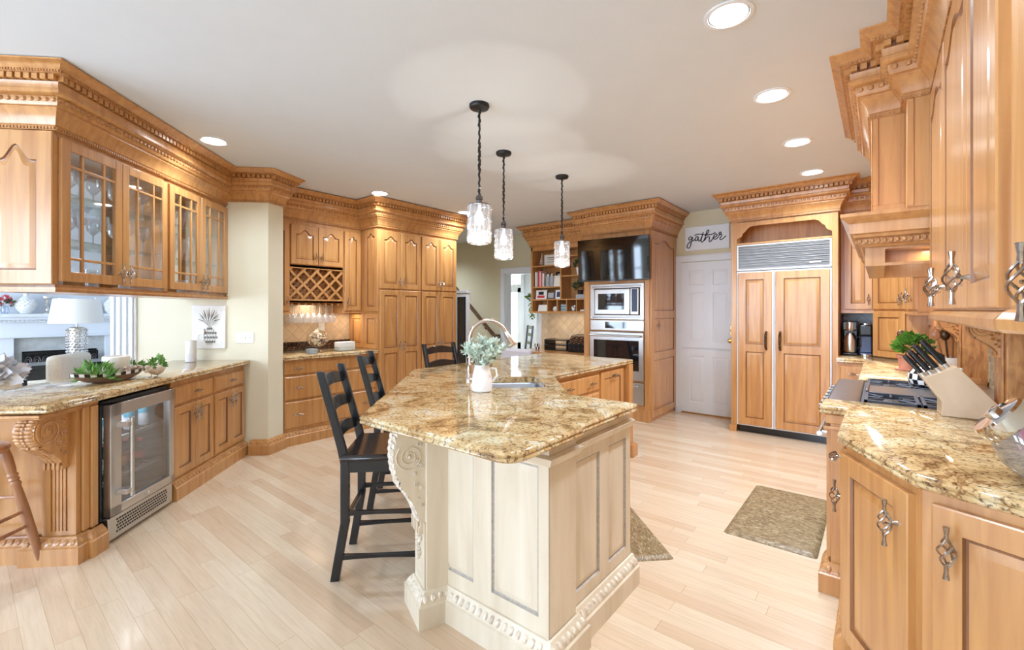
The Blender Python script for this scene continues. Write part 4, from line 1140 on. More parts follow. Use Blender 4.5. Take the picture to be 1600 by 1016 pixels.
for i in range(2):
    t = thing('storage_jar', ('clear' if i == 0 else 'second clear') + ' storage jar between the cookbooks and the cream card on the hutch', 'jar', on(.285 + i * .075, .07, 1.761))
    mb = MB(); mb.lathe([(.033, 0), (.035, .01), (.035, .15), (.028, .165)], 14); mb.build('body', 'grey_paper', t)
    mb = MB(); mb.lathe([(.03, .165), (.03, .185), (.012, .19), (.014, .205), (0, .21)], 12); mb.build('lid', 'chrome', t)
block('framed_photo', 'black photo frame leaning at the back of the middle hutch shelf', 'photo frame', .33, .21, 1.761, .24, 'black_paint', .20, .015, 6, [('photo', .03, .18, .03, .21, 'grey_paper')])
block('greeting_card', 'cream greeting card standing in front of the black photo frame', 'card', .40, .14, 1.761, .17, 'candle_wax', .05, .012, 8)
block('photo_card', 'wide picture card with red print on the lower left hutch shelf', 'card', .05, .21, 1.566, .15, 'paper', .06, .012, 6, [('print', .03, .17, .02, .06, 'red_print'), ('print', .05, .15, .07, .12, 'ink')])
block('framed_photo', 'grey photo frame in the middle of the lower hutch shelf', 'photo frame', .275, .14, 1.566, .115, 'dark_steel', .05, .012, 6, [('photo', .018, .122, .018, .097, 'grey_paper')])
block('framed_photo', 'white photo frame at the right of the lower hutch shelf', 'photo frame', .43, .11, 1.566, .14, 'white_paint', .05, .012, 6, [('photo', .025, .085, .03, .11, 'navy_plastic')])
block('note_card', 'white note card leaning in the leftmost pigeonhole of the hutch', 'card', .10, .19, 1.376, .105, 'paper', .05, .01, 15)
mb = MB(); mb.lathe([(.03, 0), (.045, .03), (.03, .065), (.015, .075)], 14); tag(mb.build('bud_vase', 'white_ceramic'), 'small round white vase in the second pigeonhole of the hutch', 'vase').location = on(.41, .09, 1.376)
block('memo_cube', 'blue and white memo cube in the third pigeonhole of the hutch', 'box', .53, .09, 1.376, .105, 'grey_paper', .06, .08, 0, [('print', .01, .08, .02, .04, 'teal_print'), ('print', .01, .08, .06, .08, 'teal_print')])
mb = MB(); mb.ell((0, 0, .03), (.03, .02, .03)); mb.ell((.02, 0, .075), (.016, .014, .018)); mb.ell((-.02, 0, .05), (.012, .012, .03)); tag(mb.build('figurine', 'white_ceramic'), 'small white bird figurine in the fourth pigeonhole', 'figurine').location = on(.74, .08, 1.377)
mb = MB(); mb.box(-.05, .05, -.03, .03, 0, .025); tag(mb.build('stapler', 'white_ceramic', None, .008), 'low white desk stapler in the last pigeonhole beside the oven tower', 'stapler').location = on(.92, .08, 1.376)
t = thing('potted_plant', 'green plant in white ribbed pot on the right hutch shelf under the television', 'plant', on(.83, .12, 1.921))
mb = MB(); mb.lathe([(.045, 0), (.06, .11), (.055, .115), (.05, .10)], 16); mb.build('pot', 'white_ceramic', t)
leaf_obj('foliage', t, (0, 0, .16), (.08, .08, .06), 80, .06, 'dark_green', 41)
block('book_stack', 'grey books lying flat beneath the dark plant on the hutch', 'books', .80, .24, 1.566, .06, 'grey_paper', .05, .17)
t = thing('potted_plant', 'dark bushy plant in black pot on the flat books of the hutch', 'plant', on(.84, .12, 1.627))
mb = MB(); mb.lathe([(.035, 0), (.048, .07), (.04, .07)], 14); mb.build('pot', 'black_paint', t)
leaf_obj('foliage', t, (0, 0, .12), (.11, .09, .075), 120, .06, 'dark_green', 43)
block('art_print', 'white art print leaning behind the dark plant in the hutch', 'picture', .95, .17, 1.566, .27, 'paper', .22, .015, 5, [('print', .03, .14, .05, .2, 'grey_paper')])
mb = MB(); mb.box(-4.47, -3.13, 6.262, 6.279, .77, 1.35); struct(mb.build('wall_tile_desk', 'travertine_back'))
area('undercabinet_light', (-3.75, 5.98, 1.335), (-3.75, 6.1, .8), .9, .12, 2.5, WARM)
t = thing('desk', 'built-in maple desk below the hutch, left of the oven tower', 'desk', (-4.40, 5.42, 0))
mb = MB(); mb.box(0, 1.26, 0, .84, .735, .77); mb.build('top', 'maple', t, .006)
mb = MB(); mb.box(.04, .50, .03, .84, .08, .735); mb.box(1.22, 1.26, .03, .84, 0, .735); mb.box(.06, .48, .06, .84, 0, .08); mb.build('pedestal', 'maple', t)
for z, h in ((.56, .15), (.36, .18), (.12, .22)):
    mb = MB(M := Matrix.Translation((0, .03, 0))); mb.drawer(.05, z, .44, h); d = mb.build('drawer', 'maple', t); pull(d, .27, .009, z + h / 2, True, .8)
t = thing('paper_organizer', 'black stacked paper tray on the desk below the hutch', 'organizer', (-4.08, 5.80, .771))
mb = MB()
for i in range(3): mb.box(0, .42, 0, .30, i * .075, i * .075 + .014)
mb.box(0, .02, 0, .30, 0, .17); mb.box(.40, .42, 0, .30, 0, .17); mb.build('trays', 'black_plastic', t, .006)
t = thing('tufted_box', 'black tufted organizer box at the right of the desk', 'box', (-3.60, 5.72, .771))
mb = MB(); mb.prismx([(0, 0), (0, .12), (.10, .24), (.30, .26), (.30, 0)], 0, .44); mb.build('body', 'black_plastic', t, .012)
mb = MB()
for i in range(5):
    for k in range(3): mb.tube([(.03 + i * .08, .0 + k * .03 - .002, .125 + k * .036), (.07 + i * .08, .03 + k * .03 - .002, .158 + k * .036), (.11 + i * .08 if i < 4 else .43, .0 + k * .03 - .002, .125 + k * .036)], .004, 5)
for i in range(6): mb.ell((.035 + i * .075, -.002, .06), (.007, .005, .007), 6, 4)
mb.build('gold_piping', 'brass', t)
t = thing('desk_chair', 'pale grey upholstered chair tucked at the desk', 'chair', (-3.92, 5.16, 0))
mb = MB(); mb.box(-.27, .27, -.30, -.20, .42, .855); mb.build('backrest', 'grey_fabric', t, .035)
mb = MB(); mb.box(-.25, .25, -.22, .26, .40, .50); mb.build('seat', 'grey_fabric', t, .03)
for sx in (-.21, .21):
    for yy in (-.24, .22):
        mb = MB(); mb.tube([(sx, yy, .41), (sx, yy, 0)], [.02, .014], 8); mb.build('leg', 'black_paint', t)
mb = MB(); mb.lathe([(.04, 0), (.045, .05), (.04, .1)], 12, cap1=True)
o = mb.build('pencil_cup', ['white_ceramic', 'black_paint']); tag(o, 'black and white checked cup at the left end of the desk', 'cup'); o.location = (-4.18, 5.75, .771)
for p in o.data.polygons[:24]: p.material_index = (p.index // 12 + p.index) % 2
t = thing('trailing_plant', 'green trailing plant in a wall pocket beside the hall doorway', 'plant', (-4.50, 6.15, 1.50))
mb = MB(); mb.lathe([(.03, 0), (.05, .09), (.045, .09)], 12); mb.build('wall_pocket', 'white_ceramic', t)
mb = MB(); leafy(mb, (-.06, 0, .09), (.09, .08, .07), 70, .07, 0, .2, 51)
for k in range(5):
    for i in range(9): leafy(mb, (-.03 - .025 * k, -.02 + .012 * k, .05 - i * .035), (.015, .015, .015), 3, .045, 0, -.6, 60 + k * 10 + i)
mb.build('foliage', 'leaf_green', t)
t = thing('ladder_chair', 'black ladder-back chair standing in the hall beyond the doorway', 'chair', (-5.535, 6.945, 0), -39)
for sx in (-.2, .2):
    mb = MB(); mb.tube([(sx, .2, 0), (sx, .2, .45), (sx * 1.03, .27, 1.09)], .02, 8); mb.build('back_post', 'black_paint', t)
    mb = MB(); mb.tube([(sx, -.2, 0), (sx, -.2, .45)], .02, 8); mb.build('leg', 'black_paint', t)
for z in (.58, .74, .9, 1.04):
    mb = MB(); q = .2 + (z - .45) * .11; mb.prismy([(-.2, z - .02)] + [(-.2 + .4 * i / 10, z + .02 + .02 * math.sin(PI * i / 10) + .008 * math.cos(i * 1.9)) for i in range(11)] + [(.2, z - .02)], q - .006, q + .006); mb.build('slat', 'black_paint', t)
mb = MB(); mb.box(-.22, .22, -.22, .22, .43, .46); mb.build('seat', 'black_seat', t, .01)

# ------------------------------------------------------------------ oven tower
TX = -3.13; TY = 5.39; TW = .93; TD = .885
t = thing('oven_tower', 'tall maple oven cabinet with stepped crown and panelled side', 'cabinet', (TX, TY, 0))
mb = MB()
mb.box(0, .11, 0, TD, 0, 2.42); mb.box(.86, TW, 0, TD, 0, 2.42); mb.box(.11, .86, 0, TD, 1.735, 2.42); mb.box(.11, .86, .05, TD, .0, 1.735); mb.box(.11, .86, 0, .05, 0, .20); mb.box(.11, .86, .0, .05, .48, .505); mb.box(.11, .86, .0, .05, 1.26, 1.272); mb.box(.11, .86, 0, .05, 1.115, 1.13)
mb.box(.02, .09, -.008, 0, .15, 2.35); mb.box(.87, .925, -.012, 0, .0, 2.39)
mb.box(.86, .935, -.02, .07, 0, .15)
mb.build('body', 'maple', t, .003)
M = Matrix.Translation((TW, 0, 0)) @ Matrix.Rotation(PI / 2, 4, 'Z')
mb = MB(M); mb.door(.01, .05, TD - .02, 2.34, t=.02, stile=.085, cells=[.325, .225, .45], arch=.07); sp_ = mb.build('side_panel', 'maple', t)
o = pull(sp_, TW + .02, .17, 1.20); o.rotation_euler = (0, 0, PI / 2)
crown([(0, .42), (0, 0), (.22, 0), (.22, -.035), (TW + .02, -.035), (TW + .02, TD)], 2.39, t)
# oven, microwave, warming drawer
t = thing('microwave', 'stainless built-in microwave with trim frame above the wall oven', 'microwave', (TX + .11, TY, 1.272))
mb = MB(); mb.box(0, .75, -.02, 0, 0, .055); mb.box(0, .75, -.02, 0, .405, .46); mb.box(0, .06, -.02, 0, .055, .405); mb.box(.70, .75, -.02, 0, .055, .405); mb.build('trim_frame', 'steel', t, .003)
mb = MB()
for z in (.018, .030, .42, .432): mb.box(.03, .72, -.0215, -.019, z, z + .006)
mb.build('vent_slots', 'dark_steel', t)
mb = MB(); mb.box(.06, .70, -.012, .03, .055, .405); mb.build('shadow_gap', 'black_plastic', t)
mb = MB(); mb.box(.075, .575, -.045, -.012, .065, .395); dr = mb.build('door', 'steel', t, .008)
mb = MB(); mb.box(.13, .50, -.048, -.044, .125, .335); mb.build('window', 'oven_glass', dr, .004)
mb = MB(); mb.box(.58, .69, -.042, -.012, .065, .395); cp = mb.build('control_panel', 'steel', t, .005)
mb = MB(); mb.box(.60, .675, -.0445, -.041, .10, .385); mb.build('keypad', 'navy_plastic', cp)
t = thing('wall_oven', 'stainless wall oven with dark window below the microwave', 'oven', (TX + .11, TY, .505))
mb = MB(); mb.box(0, .75, -.02, .045, .625, .755); p_ = mb.build('control_panel', 'steel', t, .004)
mb = MB(); mb.box(.22, .52, -.0225, -.018, .65, .735); mb.build('display', 'oven_glass', p_)
mb = MB(); mb.box(.0, .75, -.035, .045, .0, .605); d = mb.build('door', 'steel', t, .006)
mb = MB(); mb.box(.06, .69, -.038, -.034, .12, .50); mb.build('window', 'oven_glass', d, .004)
mb = MB(); mb.tube([(.03, -.085, .56), (.72, -.085, .56)], .014, 12); mb.tube([(.05, -.03, .56), (.05, -.085, .56)], .011, 8); mb.tube([(.70, -.03, .56), (.70, -.085, .56)], .011, 8); mb.build('handle', 'steel', d)
t = thing('warming_drawer', 'small stainless warming drawer beneath the wall oven', 'drawer', (TX + .11, TY, .205))
mb = MB(); mb.box(0, .75, -.03, .045, 0, .272); d = mb.build('front', 'steel', t, .005)
mb = MB(); mb.tube([(.06, -.065, .235), (.69, -.065, .235)], .010, 10); mb.tube([(.08, -.03, .235), (.08, -.065, .235)], .008, 8); mb.tube([(.67, -.03, .235), (.67, -.065, .235)], .008, 8); mb.build('handle', 'steel', d)
# television
t = thing('television', 'black flat television mounted high on the oven tower front', 'television', (-2.635, 5.25, 1.765), 5)
t.rotation_euler[0] = math.radians(3)
mb = MB(); mb.box(-.475, .475, 0, .04, 0, .545); mb.build('housing', 'black_plastic', t, .006)
mb = MB(); mb.box(-.467, .467, -.003, .0, .014, .537); mb.build('screen', 'screen_glass', t)
mb = MB(); mb.box(-.12, .12, .04, .11, .15, .38); mb.build('wall_mount', 'black_metal', t)
mb = MB(); mb.box(-.04, .04, -.004, .02, -.012, .002); mb.build('logo_bar', 'dark_steel', t)

# ------------------------------------------------------------------ sign over the door
t = thing('wall_sign', 'white wooden sign with black script word gather above the white door', 'sign', (-2.055, 6.277, 2.195))
mb = MB(); mb.box(0, .555, -.028, 0, 0, .315); mb.build('board', 'white_paint', t, .002)
mb = MB()
def script(pts, r=.0062):
    P_ = []
    for i in range(len(pts) - 1):       # smooth the strokes
        p0 = pts[max(i - 1, 0)]; p1 = pts[i]; p2 = pts[i + 1]; p3 = pts[min(i + 2, len(pts) - 1)]
        for k in range(5):
            t_ = k / 5
            P_.append(tuple(.5 * ((2 * p1[c]) + (-p0[c] + p2[c]) * t_ + (2 * p0[c] - 5 * p1[c] + 4 * p2[c] - p3[c]) * t_ ** 2 + (-p0[c] + 3 * p1[c] - 3 * p2[c] + p3[c]) * t_ ** 3) for c in (0, 1)))
    P_.append(pts[-1])
    mb.tube([(x, -.029, z) for x, z in P_], r, 6)
k_ = .555 / 1190.
def zx(*a): return [((x - 175) * k_, (900 - y + (x - 175) * -.085) * k_ * .96) for x, y in a]
for st in ([(400, 500), (340, 465), (280, 510), (285, 560), (330, 560), (385, 500), (350, 640), (320, 760), (270, 815), (225, 770), (260, 680), (340, 610), (420, 580), (470, 520)],
           [(545, 470), (500, 470), (460, 530), (470, 590), (520, 560), (548, 480), (545, 570), (575, 600), (610, 560), (640, 470)],
           [(680, 335), (645, 480), (620, 590), (650, 630), (700, 580), (740, 480)],
           [(735, 470), (790, 390), (835, 300), (810, 275), (775, 330), (740, 470), (715, 590)], [(715, 590), (770, 500), (830, 475), (850, 500), (840, 590), (860, 625), (910, 580), (960, 500)],
           [(960, 510), (1030, 470), (1050, 415), (1015, 400), (965, 460), (960, 520), (1000, 555), (1060, 520), (1100, 440)],
           [(1100, 440), (1150, 400), (1155, 350), (1120, 355), (1105, 400), (1180, 430), (1130, 520), (1140, 570), (1200, 540), (1285, 460)],
           [(440, 435), (520, 400), (640, 400), (760, 420), (900, 410), (1010, 355)]): script(zx(*st))
mb.build('lettering', 'ink', t)

# ------------------------------------------------------------------ refrigerator and its surround
FX = -1.335; FY = 5.65
t = thing('refrigerator_surround', 'maple surround with open arched niche and crown over the refrigerator', 'cabinet', (FX, FY, 0))
mb = MB()
mb.box(0, .06, 0, .625, 0, 2.42); mb.box(.955, 1.005, 0, .625, 0, 2.42); mb.box(.06, .955, .30, .32, 2.14, 2.42); mb.box(.06, .955, .0, .625, 2.135, 2.155); mb.box(.06, .955, 0, .30, 2.39, 2.42)
arch_ = [(.06, 2.40), (.06, 2.20), (.075, 2.215), (.10, 2.222), (.115, 2.24), (.125, 2.27), (.15, 2.285), (.18, 2.325), (.22, 2.34), (.80, 2.34), (.84, 2.325), (.87, 2.285), (.895, 2.27), (.905, 2.24), (.92, 2.222), (.94, 2.215), (.955, 2.20), (.955, 2.40)]
mb.prismy(arch_, 0, .02)
mb.box(-.015, .06, -.015, .03, 0, .07)
mb.build('body', 'maple', t, .002)
crown([(0, .62), (0, 0), (1.005, 0), (1.005, .62)], 2.40, t)
t = thing('refrigerator', 'built-in side-by-side refrigerator with maple panel doors and metal top grille', 'refrigerator', (FX + .063, FY, 0))
mb = MB(); mb.box(0, .889, .03, .60, .08, 2.13); mb.build('body', 'black_plastic', t)
mb = MB(); mb.box(.005, .885, .05, .5, 0, .085); mb.build('toe_kick', 'black_paint', t)
mb = MB()
for x0, x1 in ((0, .367), (.373, .889)):
    mb.box(x0, x1, -.004, .03, .085, .10); mb.box(x0, x1, -.004, .03, 1.815, 1.83); mb.box(x0, x0 + .014, -.004, .03, .10, 1.815); mb.box(x1 - .014, x1, -.004, .03, .10, 1.815)
mb.build('door_trim', 'white_paint', t)
for x0, x1, hx in ((.014, .353, .30), (.387, .875, .435)):
    mb = MB(); mb.door(x0, .10, x1 - x0, 1.715, y=.005, t=.025, stile=.075, cells=[.505, .495]); d = mb.build('door', 'maple', t)
    mb = MB(); mb.tube([(hx, -.02, 1.15), (hx, -.06, 1.135), (hx, -.06, .975), (hx, -.02, .96)], .012, 8)
    for z in (1.0, 1.03, 1.055, 1.08, 1.11): mb.lathe([(.012, -.006), (.0155, 0), (.012, .006)], 10, (hx, -.06, z), cap0=False, cap1=False)
    mb.build('handle', 'bronze', d)
mb = MB(); mb.box(0, .889, -.006, .03, 1.84, 1.858); mb.box(0, .889, -.006, .03, 2.115, 2.13); mb.box(0, .014, -.006, .03, 1.858, 2.115); mb.box(.875, .889, -.006, .03, 1.858, 2.115); gf = mb.build('grille_frame', 'white_paint', t)
mb = MB(); mb.box(.014, .875, .02, .028, 1.858, 2.115)
for i in range(13): mb.box(.014, .875, .0, .02, 1.862 + i * .0196, 1.872 + i * .0196, 0)
mb.build('grille', 'vent_grille', t)
mb = MB(); mb.box(.70, .80, -.004, .002, 1.89, 1.905); mb.build('nameplate', 'white_ceramic', gf)

# ------------------------------------------------------------------ coffee corner
def W2L(t): return (Matrix.Translation(t.location) @ Matrix.Rotation(t.rotation_euler[2], 4, 'Z')).inverted()
t = thing('coffee_wall_cabinet', 'narrow maple wall cabinet with arched door above the coffee makers', 'wall cabinet', (-.325, 5.92, 0))
mb = MB(); mb.box(0, .275, 0, .355, 1.375, 2.40); mb.box(0, .275, -.012, .355, 1.36, 1.378); mb.build('body', 'maple', t)
mb = MB(); mb.door(.03, 1.40, .235, .95, arch=.045, stile=.055); d = mb.build('door', 'maple', t); pull(d, .235, -.021, 1.50, False, .85)
t = thing('corner_cabinet', 'angled corner cabinet with golden upper door and lower garage door', 'wall cabinet', (-.05, 5.92, 0), -45)
mb = MB(W2L(t)); mb.prism([(-.05, 5.92), (.20, 5.67), (.53, 5.67), (.53, 6.275), (-.05, 6.275)], .918, 2.40); mb.build('body', 'maple', t)
mb = MB(); mb.door(.008, 1.40, .338, .95, arch=.045, stile=.055); d = mb.build('door', 'maple', t); pull(d, .31, -.021, 1.49, False, .85)
mb = MB(); mb.door(.008, .925, .338, .455, stile=.055); d = mb.build('door', 'maple', t); pull(d, .31, -.021, 1.05, False, .85)
t = thing('range_side_wall_cabinet', 'maple wall cabinet behind the range hood on the right wall', 'wall cabinet', (.20, 5.67, 0), -90)
RL = 5.67 - 4.18
mb = MB(); mb.box(0, RL, 0, .33, 1.375, 2.40); mb.box(0, RL, -.015, .33, 1.355, 1.378); mb.build('body', 'maple', t)
for i in range(3):
    mb = MB(); mb.door(.10 + i * .46, 1.395, .45, .96, arch=.05, stile=.055); d = mb.build('door', 'maple', t); pull(d, .10 + i * .46 + (.05 if i != 1 else .41), -.021, 1.50, False, .85)
mb = MB()
for i in range(4): mb.box(.015 + i * .02, .027 + i * .02, -.014, 0, 1.40, 2.36)
mb.build('fluted_stile', 'maple', t)
crown([(-.06, .255), (.0, .0)][1:] + [(RL, 0)], 2.40, t)
t = thing('appliance_garage', 'warm-lit maple panel cabinet on the counter beyond the range', 'cabinet', (.36, 5.62, 0), -90)
mb = MB(); mb.box(0, 1.10, 0, .165, .918, 1.352); mb.build('body', 'maple', t)
for i in range(2):
    mb = MB(); mb.door(.02 + i * .54, .935, .52, .40, stile=.07); mb.build('door', 'maple', t)
area('undercabinet_light', (.28, 4.9, 1.345), (.30, 4.9, .9), .04, 1.0, 3.0, WARM)
M0 = None
struct(crown([(-.325, 5.92), (-.05, 5.92), (.20, 5.67), (.20, 5.6)], 2.40, None, name='trim_10'))
o = counter('coffee_countertop', [(-.335, 5.48), (-.12, 5.48), (-.12, 3.965), (.528, 3.965), (.528, 6.278), (-.335, 6.278)], .875, 'gold_granite'); tag(o, 'gold granite countertop of the coffee corner beyond the range', 'countertop')
t = thing('coffee_base_cabinet', 'maple base cabinet below the coffee makers beside the refrigerator', 'cabinet', (-.325, 5.51, 0))
mb = MB(W2L(t)); mb.prism([(-.325, 5.51), (-.09, 5.51), (-.09, 3.98), (.52, 3.98), (.52, 6.27), (-.325, 6.27)], 0, .874); mb.build('body', 'maple', t)
mb = MB(); mb.drawer(.015, .70, .21, .14); d = mb.build('drawer', 'maple', t); pull(d, .12, -.021, .77, True, .8)
mb = MB(); mb.door(.015, .15, .21, .53, stile=.05); d = mb.build('door', 'maple', t)
mb = MB(); mb.box(-.325, -.06, 6.262, 6.279, .918, 1.372); struct(mb.build('wall_tile_coffee', 'pale_tile'))
t = thing('coffee_maker', 'black and chrome thermal coffee maker in the corner beside the refrigerator', 'coffee maker', (-.245, 5.98, .9165))
mb = MB(); mb.box(-.065, .065, -.06, .14, 0, .03); mb.box(-.065, .065, .05, .14, .03, .36); mb.box(-.065, .065, -.08, .14, .26, .36); mb.build('housing', 'black_plastic', t, .012)
mb = MB(); mb.lathe([(.048, .032), (.056, .05), (.056, .16), (.04, .205), (.03, .22), (.03, .235)], 18, (0, -.02, 0)); mb.build('carafe', 'steel', t)
mb = MB(); mb.tube([(.05, -.03, .2), (.085, -.05, .19), (.088, -.05, .1), (.055, -.03, .07)], .008, 6); mb.build('carafe_handle', 'black_plastic', t)
mb = MB(); mb.lathe([(.034, .26), (.036, .30), (.034, .345)], 16, (0, -.06, 0)); mb.build('brew_head', 'chrome', t)
t = thing('pod_coffee_maker', 'slim black and navy pod coffee machine right of the thermal maker', 'coffee maker', (-.115, 5.97, .9165))
mb = MB(); mb.box(-.052, .052, -.05, .13, 0, .03); mb.box(-.052, .052, .04, .13, .03, .33); mb.build('housing', 'navy_plastic', t, .012)
mb = MB(); mb.box(-.054, .054, -.07, .13, .21, .325); mb.build('brew_head', 'black_plastic', t, .015)
mb = MB(); mb.box(-.05, .05, -.03, .045, .03, .21); mb.build('front_panel', 'navy_plastic', t, .01)
mb = MB(); mb.lathe([(.05, .325), (.05, .335), (.0, .336)], 18, (0, .02, 0)); mb.lathe([(.05, .0), (.05, .018), (.0, .019)], 18, (0, -.055, 0)); mb.build('chrome_rings', 'chrome', t)

# ------------------------------------------------------------------ range
t = thing('range', 'professional stainless gas range with cast iron grates', 'range', (-.20, 3.955, 0), -90)     # x toward the camera, y toward the wall
RW = .995
mb = MB(); mb.box(.003, RW - .003, .02, .70, .10, .885); mb.box(.003, RW - .003, .60, .70, .885, .935); mb.build('body', 'steel', t, .003)
mb = MB(); mb.box(.003, RW - .003, -.03, .12, .80, .895); mb.prismx([(-.03, .895), (-.02, .905), (.10, .908), (.12, .895)], .003, RW - .003); mb.build('front_rail', 'dark_steel', t, .004)
mb = MB(); mb.box(.02, RW - .02, -.012, .02, .28, .76); d = mb.build('oven_door', 'steel', t, .004)
mb = MB(); mb.tube([(.05, -.06, .71), (RW - .05, -.06, .71)], .014, 10); mb.tube([(.08, -.012, .71), (.08, -.06, .71)], .01, 8); mb.tube([(RW - .08, -.012, .71), (RW - .08, -.06, .71)], .01, 8); mb.build('handle', 'steel', d)
for i in range(7):
    q = MB(Matrix.Translation((.1 + i * .133, -.03, .85)) @ Matrix.Rotation(PI / 2, 4, 'X')); q.lathe([(.024, 0), (.024, .01), (.018, .014), (.018, .035), (0, .036)], 14); q.build('knob', 'black_plastic', t)
for sx in (.03, RW - .07):
    for sy in (.05, .62):
        mb = MB(); mb.lathe([(.02, 0), (.02, .10)], 10, (sx + .02, sy, 0)); mb.build('foot', 'steel', t)
mb = MB(); mb.box(.01, RW - .01, .12, .60, .885, .898); mb.build('cooktop', 'cast_iron', t)
def grate(x0, x1, y0, y1):
    mb = MB(); zt = .925
    for a, b, c, e in ((x0, x1, y0, y0 + .016), (x0, x1, y1 - .016, y1), (x0, x0 + .016, y0, y1), (x1 - .016, x1, y0, y1)): mb.box(a, b, c, e, .898, zt)
    cx, cy = (x0 + x1) / 2, (y0 + y1) / 2
    for a in range(8):
        an = a * PI / 4; r1 = .045; dx, dy = math.cos(an), math.sin(an)
        k_ = min((x1 - x0) / 2 / max(abs(dx), .01), (y1 - y0) / 2 / max(abs(dy), .01)) - .004
        mb.tube([(cx + dx * r1, cy + dy * r1, zt - .007), (cx + dx * k_, cy + dy * k_, zt - .007)], .007, 4)
    mb.box(cx - .05, cx + .05, y0 - .002, y0 + .001, .898, .907, 1)
    mb.build('grate', ['cast_iron', 'steel'], t, .002)
    mb = MB(); mb.lathe([(.045, .898), (.042, .908), (.026, .912), (0, .913)], 18, (cx, cy, 0)); mb.build('burner', 'black_metal', t)
for x0 in (.02, .665):
    for y0 in (.135, .365): grate(x0, x0 + .31, y0, y0 + .222)
mb = MB(); mb.box(.345, .650, .135, .60, .90, .922); mb.box(.345, .650, .135, .15, .922, .932); mb.build('griddle', 'dark_steel', t, .004)
# kettle
t = thing('tea_kettle', 'black and white checked enamel tea kettle on the far burner', 'kettle', (.235, 3.76, .926))
prof = [(.07, 0), (.092, .012), (.102, .04), (.098, .075), (.078, .105), (.045, .125), (.03, .13)]
mb = MB(); n_ = 20; mb.lathe(prof, n_)
mb.k = [((i // n_) + (i % n_)) % 2 for i in range(len(mb.f))]
mb.build('body', ['white_ceramic', 'black_paint'], t)
mb = MB(); mb.lathe([(.032, .128), (.03, .14), (.012, .145), (.016, .16), (0, .166)], 14); mb.build('lid', 'black_paint', t)
mb = MB(); mb.tube([(.085, 0, .05), (.125, 0, .085), (.14, 0, .12)], [.018, .013, .010], 8); mb.build('spout', 'white_ceramic', t)
mb = MB(); mb.tube([(-.07, 0, .11), (-.06, 0, .19), (0, 0, .225), (.06, 0, .19), (.07, 0, .11)], .008, 8); mb.build('handle', 'black_paint', t)
t = thing('herb_pot', 'curly green parsley in a terracotta pot on a saucer beyond the range', 'plant', (.165, 4.72, .9165))
mb = MB(); mb.lathe([(.075, 0), (.08, .012), (.05, .013), (.05, .02), (.058, .10), (.066, .102), (.066, .12), (.056, .12), (.05, .1)], 20); mb.build('pot', 'terracotta', t)
leaf_obj('foliage', t, (.03, -.0, .19), (.105, .10, .08), 300, .045, 'herb_green', 71, .4, .8)
mb = MB(); mb.tube([(.0, 0, .1), (-.03, .01, .25)], .004, 5); mb.ell((-.035, .01, .285), (.03, .02, .035), 7, 5); mb.build('metal_stake', 'bronze', t)
t = thing('utensil_crock', 'crock of wooden spoons and ladle behind the knife block', 'crock', (.37, 3.93 + .25, .9165))
mb = MB(); mb.lathe([(.06, 0), (.065, .01), (.062, .15), (.066, .16), (.058, .15)], 18); mb.build('crock', 'white_ceramic', t)
for i, (dx, dy, m_) in enumerate(((-.05, -.02, 'cherry_stool'), (.07, .03, 'steel'), (.01, .06, 'cherry_stool'), (-.02, .0, 'bronze'))):
    mb = MB(); mb.tube([(dx * .3, dy * .3, .02), (dx * 1.4, dy * 1.4, .27)], .006, 6); mb.ell((dx * 1.6, dy * 1.6, .31), (.026, .014, .042), 8, 6); mb.build('utensil', m_, t)

# ------------------------------------------------------------------ hood
t = thing('range_hood', 'maple mantel range hood with stepped chimney and beaded shelf', 'range hood', (0, 0, 0))
mb = MB()
mb.box(-.03, .528, 3.06, 4.12, 1.885, 2.42); mb.box(.10, .528, 2.872, 3.06, 1.885, 2.42)
mb.box(-.036, -.03, 3.05, 3.09, 1.89, 2.40); mb.box(-.036, .10, 3.052, 3.06, 1.89, 1.94)
mb.box(-.036, -.006, 3.052, 3.06, 1.94, 2.40); mb.box(.085, .10, 3.052, 3.06, 1.94, 2.40); mb.box(.10, .125, 2.866, 2.872, 1.89, 2.40)
mb.build('chimney', 'maple', t, .002)
mb = MB()
sweep(mb, [(.528, 4.20), (-.06, 4.20), (-.06, 2.98), (.528, 2.98)], [(0, 1.715), (.014, 1.718), (.024, 1.73), (.03, 1.732), (.03, 1.758), (.046, 1.764), (.05, 1.778), (.062, 1.784), (.066, 1.835), (.072, 1.84), (.092, 1.858), (.10, 1.868), (.10, 1.885), (-.05, 1.885), (-.05, 1.72)])
mb.box(-.06, .528, 2.98, 4.20, 1.80, 1.886)
mb.box(-.06, .02, 3.0, 4.18, 1.62, 1.72); mb.box(.02, .528, 3.0, 3.018, 1.62, 1.634); mb.box(.02, .528, 4.16, 4.18, 1.62, 1.72); mb.box(.02, .528, 3.16, 3.175, 1.634, 1.72); mb.box(.02, .528, 3.0, 3.16, 1.705, 1.72)
for x, y, a in along([(-.06, 4.20), (-.06, 2.98), (.528, 2.98)], .034, .024):
    q = MB(Matrix.Translation((x, y, 1.745)) @ Matrix.Rotation(a, 4, 'Z')); q.ell((0, 0, 0), (.011, .008, .012), 6, 4); mb.add(q.v, q.f, 1)
mb.build('mantel', ['maple', 'carved_maple'], t)
mb = MB(); mb.box(.02, .50, 3.08, 4.08, 1.79, 1.80); mb.build('liner', 'steel', t)
area('hood_light', (.2, 3.55, 1.785), (.2, 3.55, 1), .09, .09, 4, WARM)
area('hood_light', (.2, 3.09, 1.70), (.2, 3.09, 1), .05, .05, .5, WARM)
# crown over hood and near wall cabinets
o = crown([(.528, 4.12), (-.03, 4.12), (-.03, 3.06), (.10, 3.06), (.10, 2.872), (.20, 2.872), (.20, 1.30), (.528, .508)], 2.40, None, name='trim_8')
struct(o)
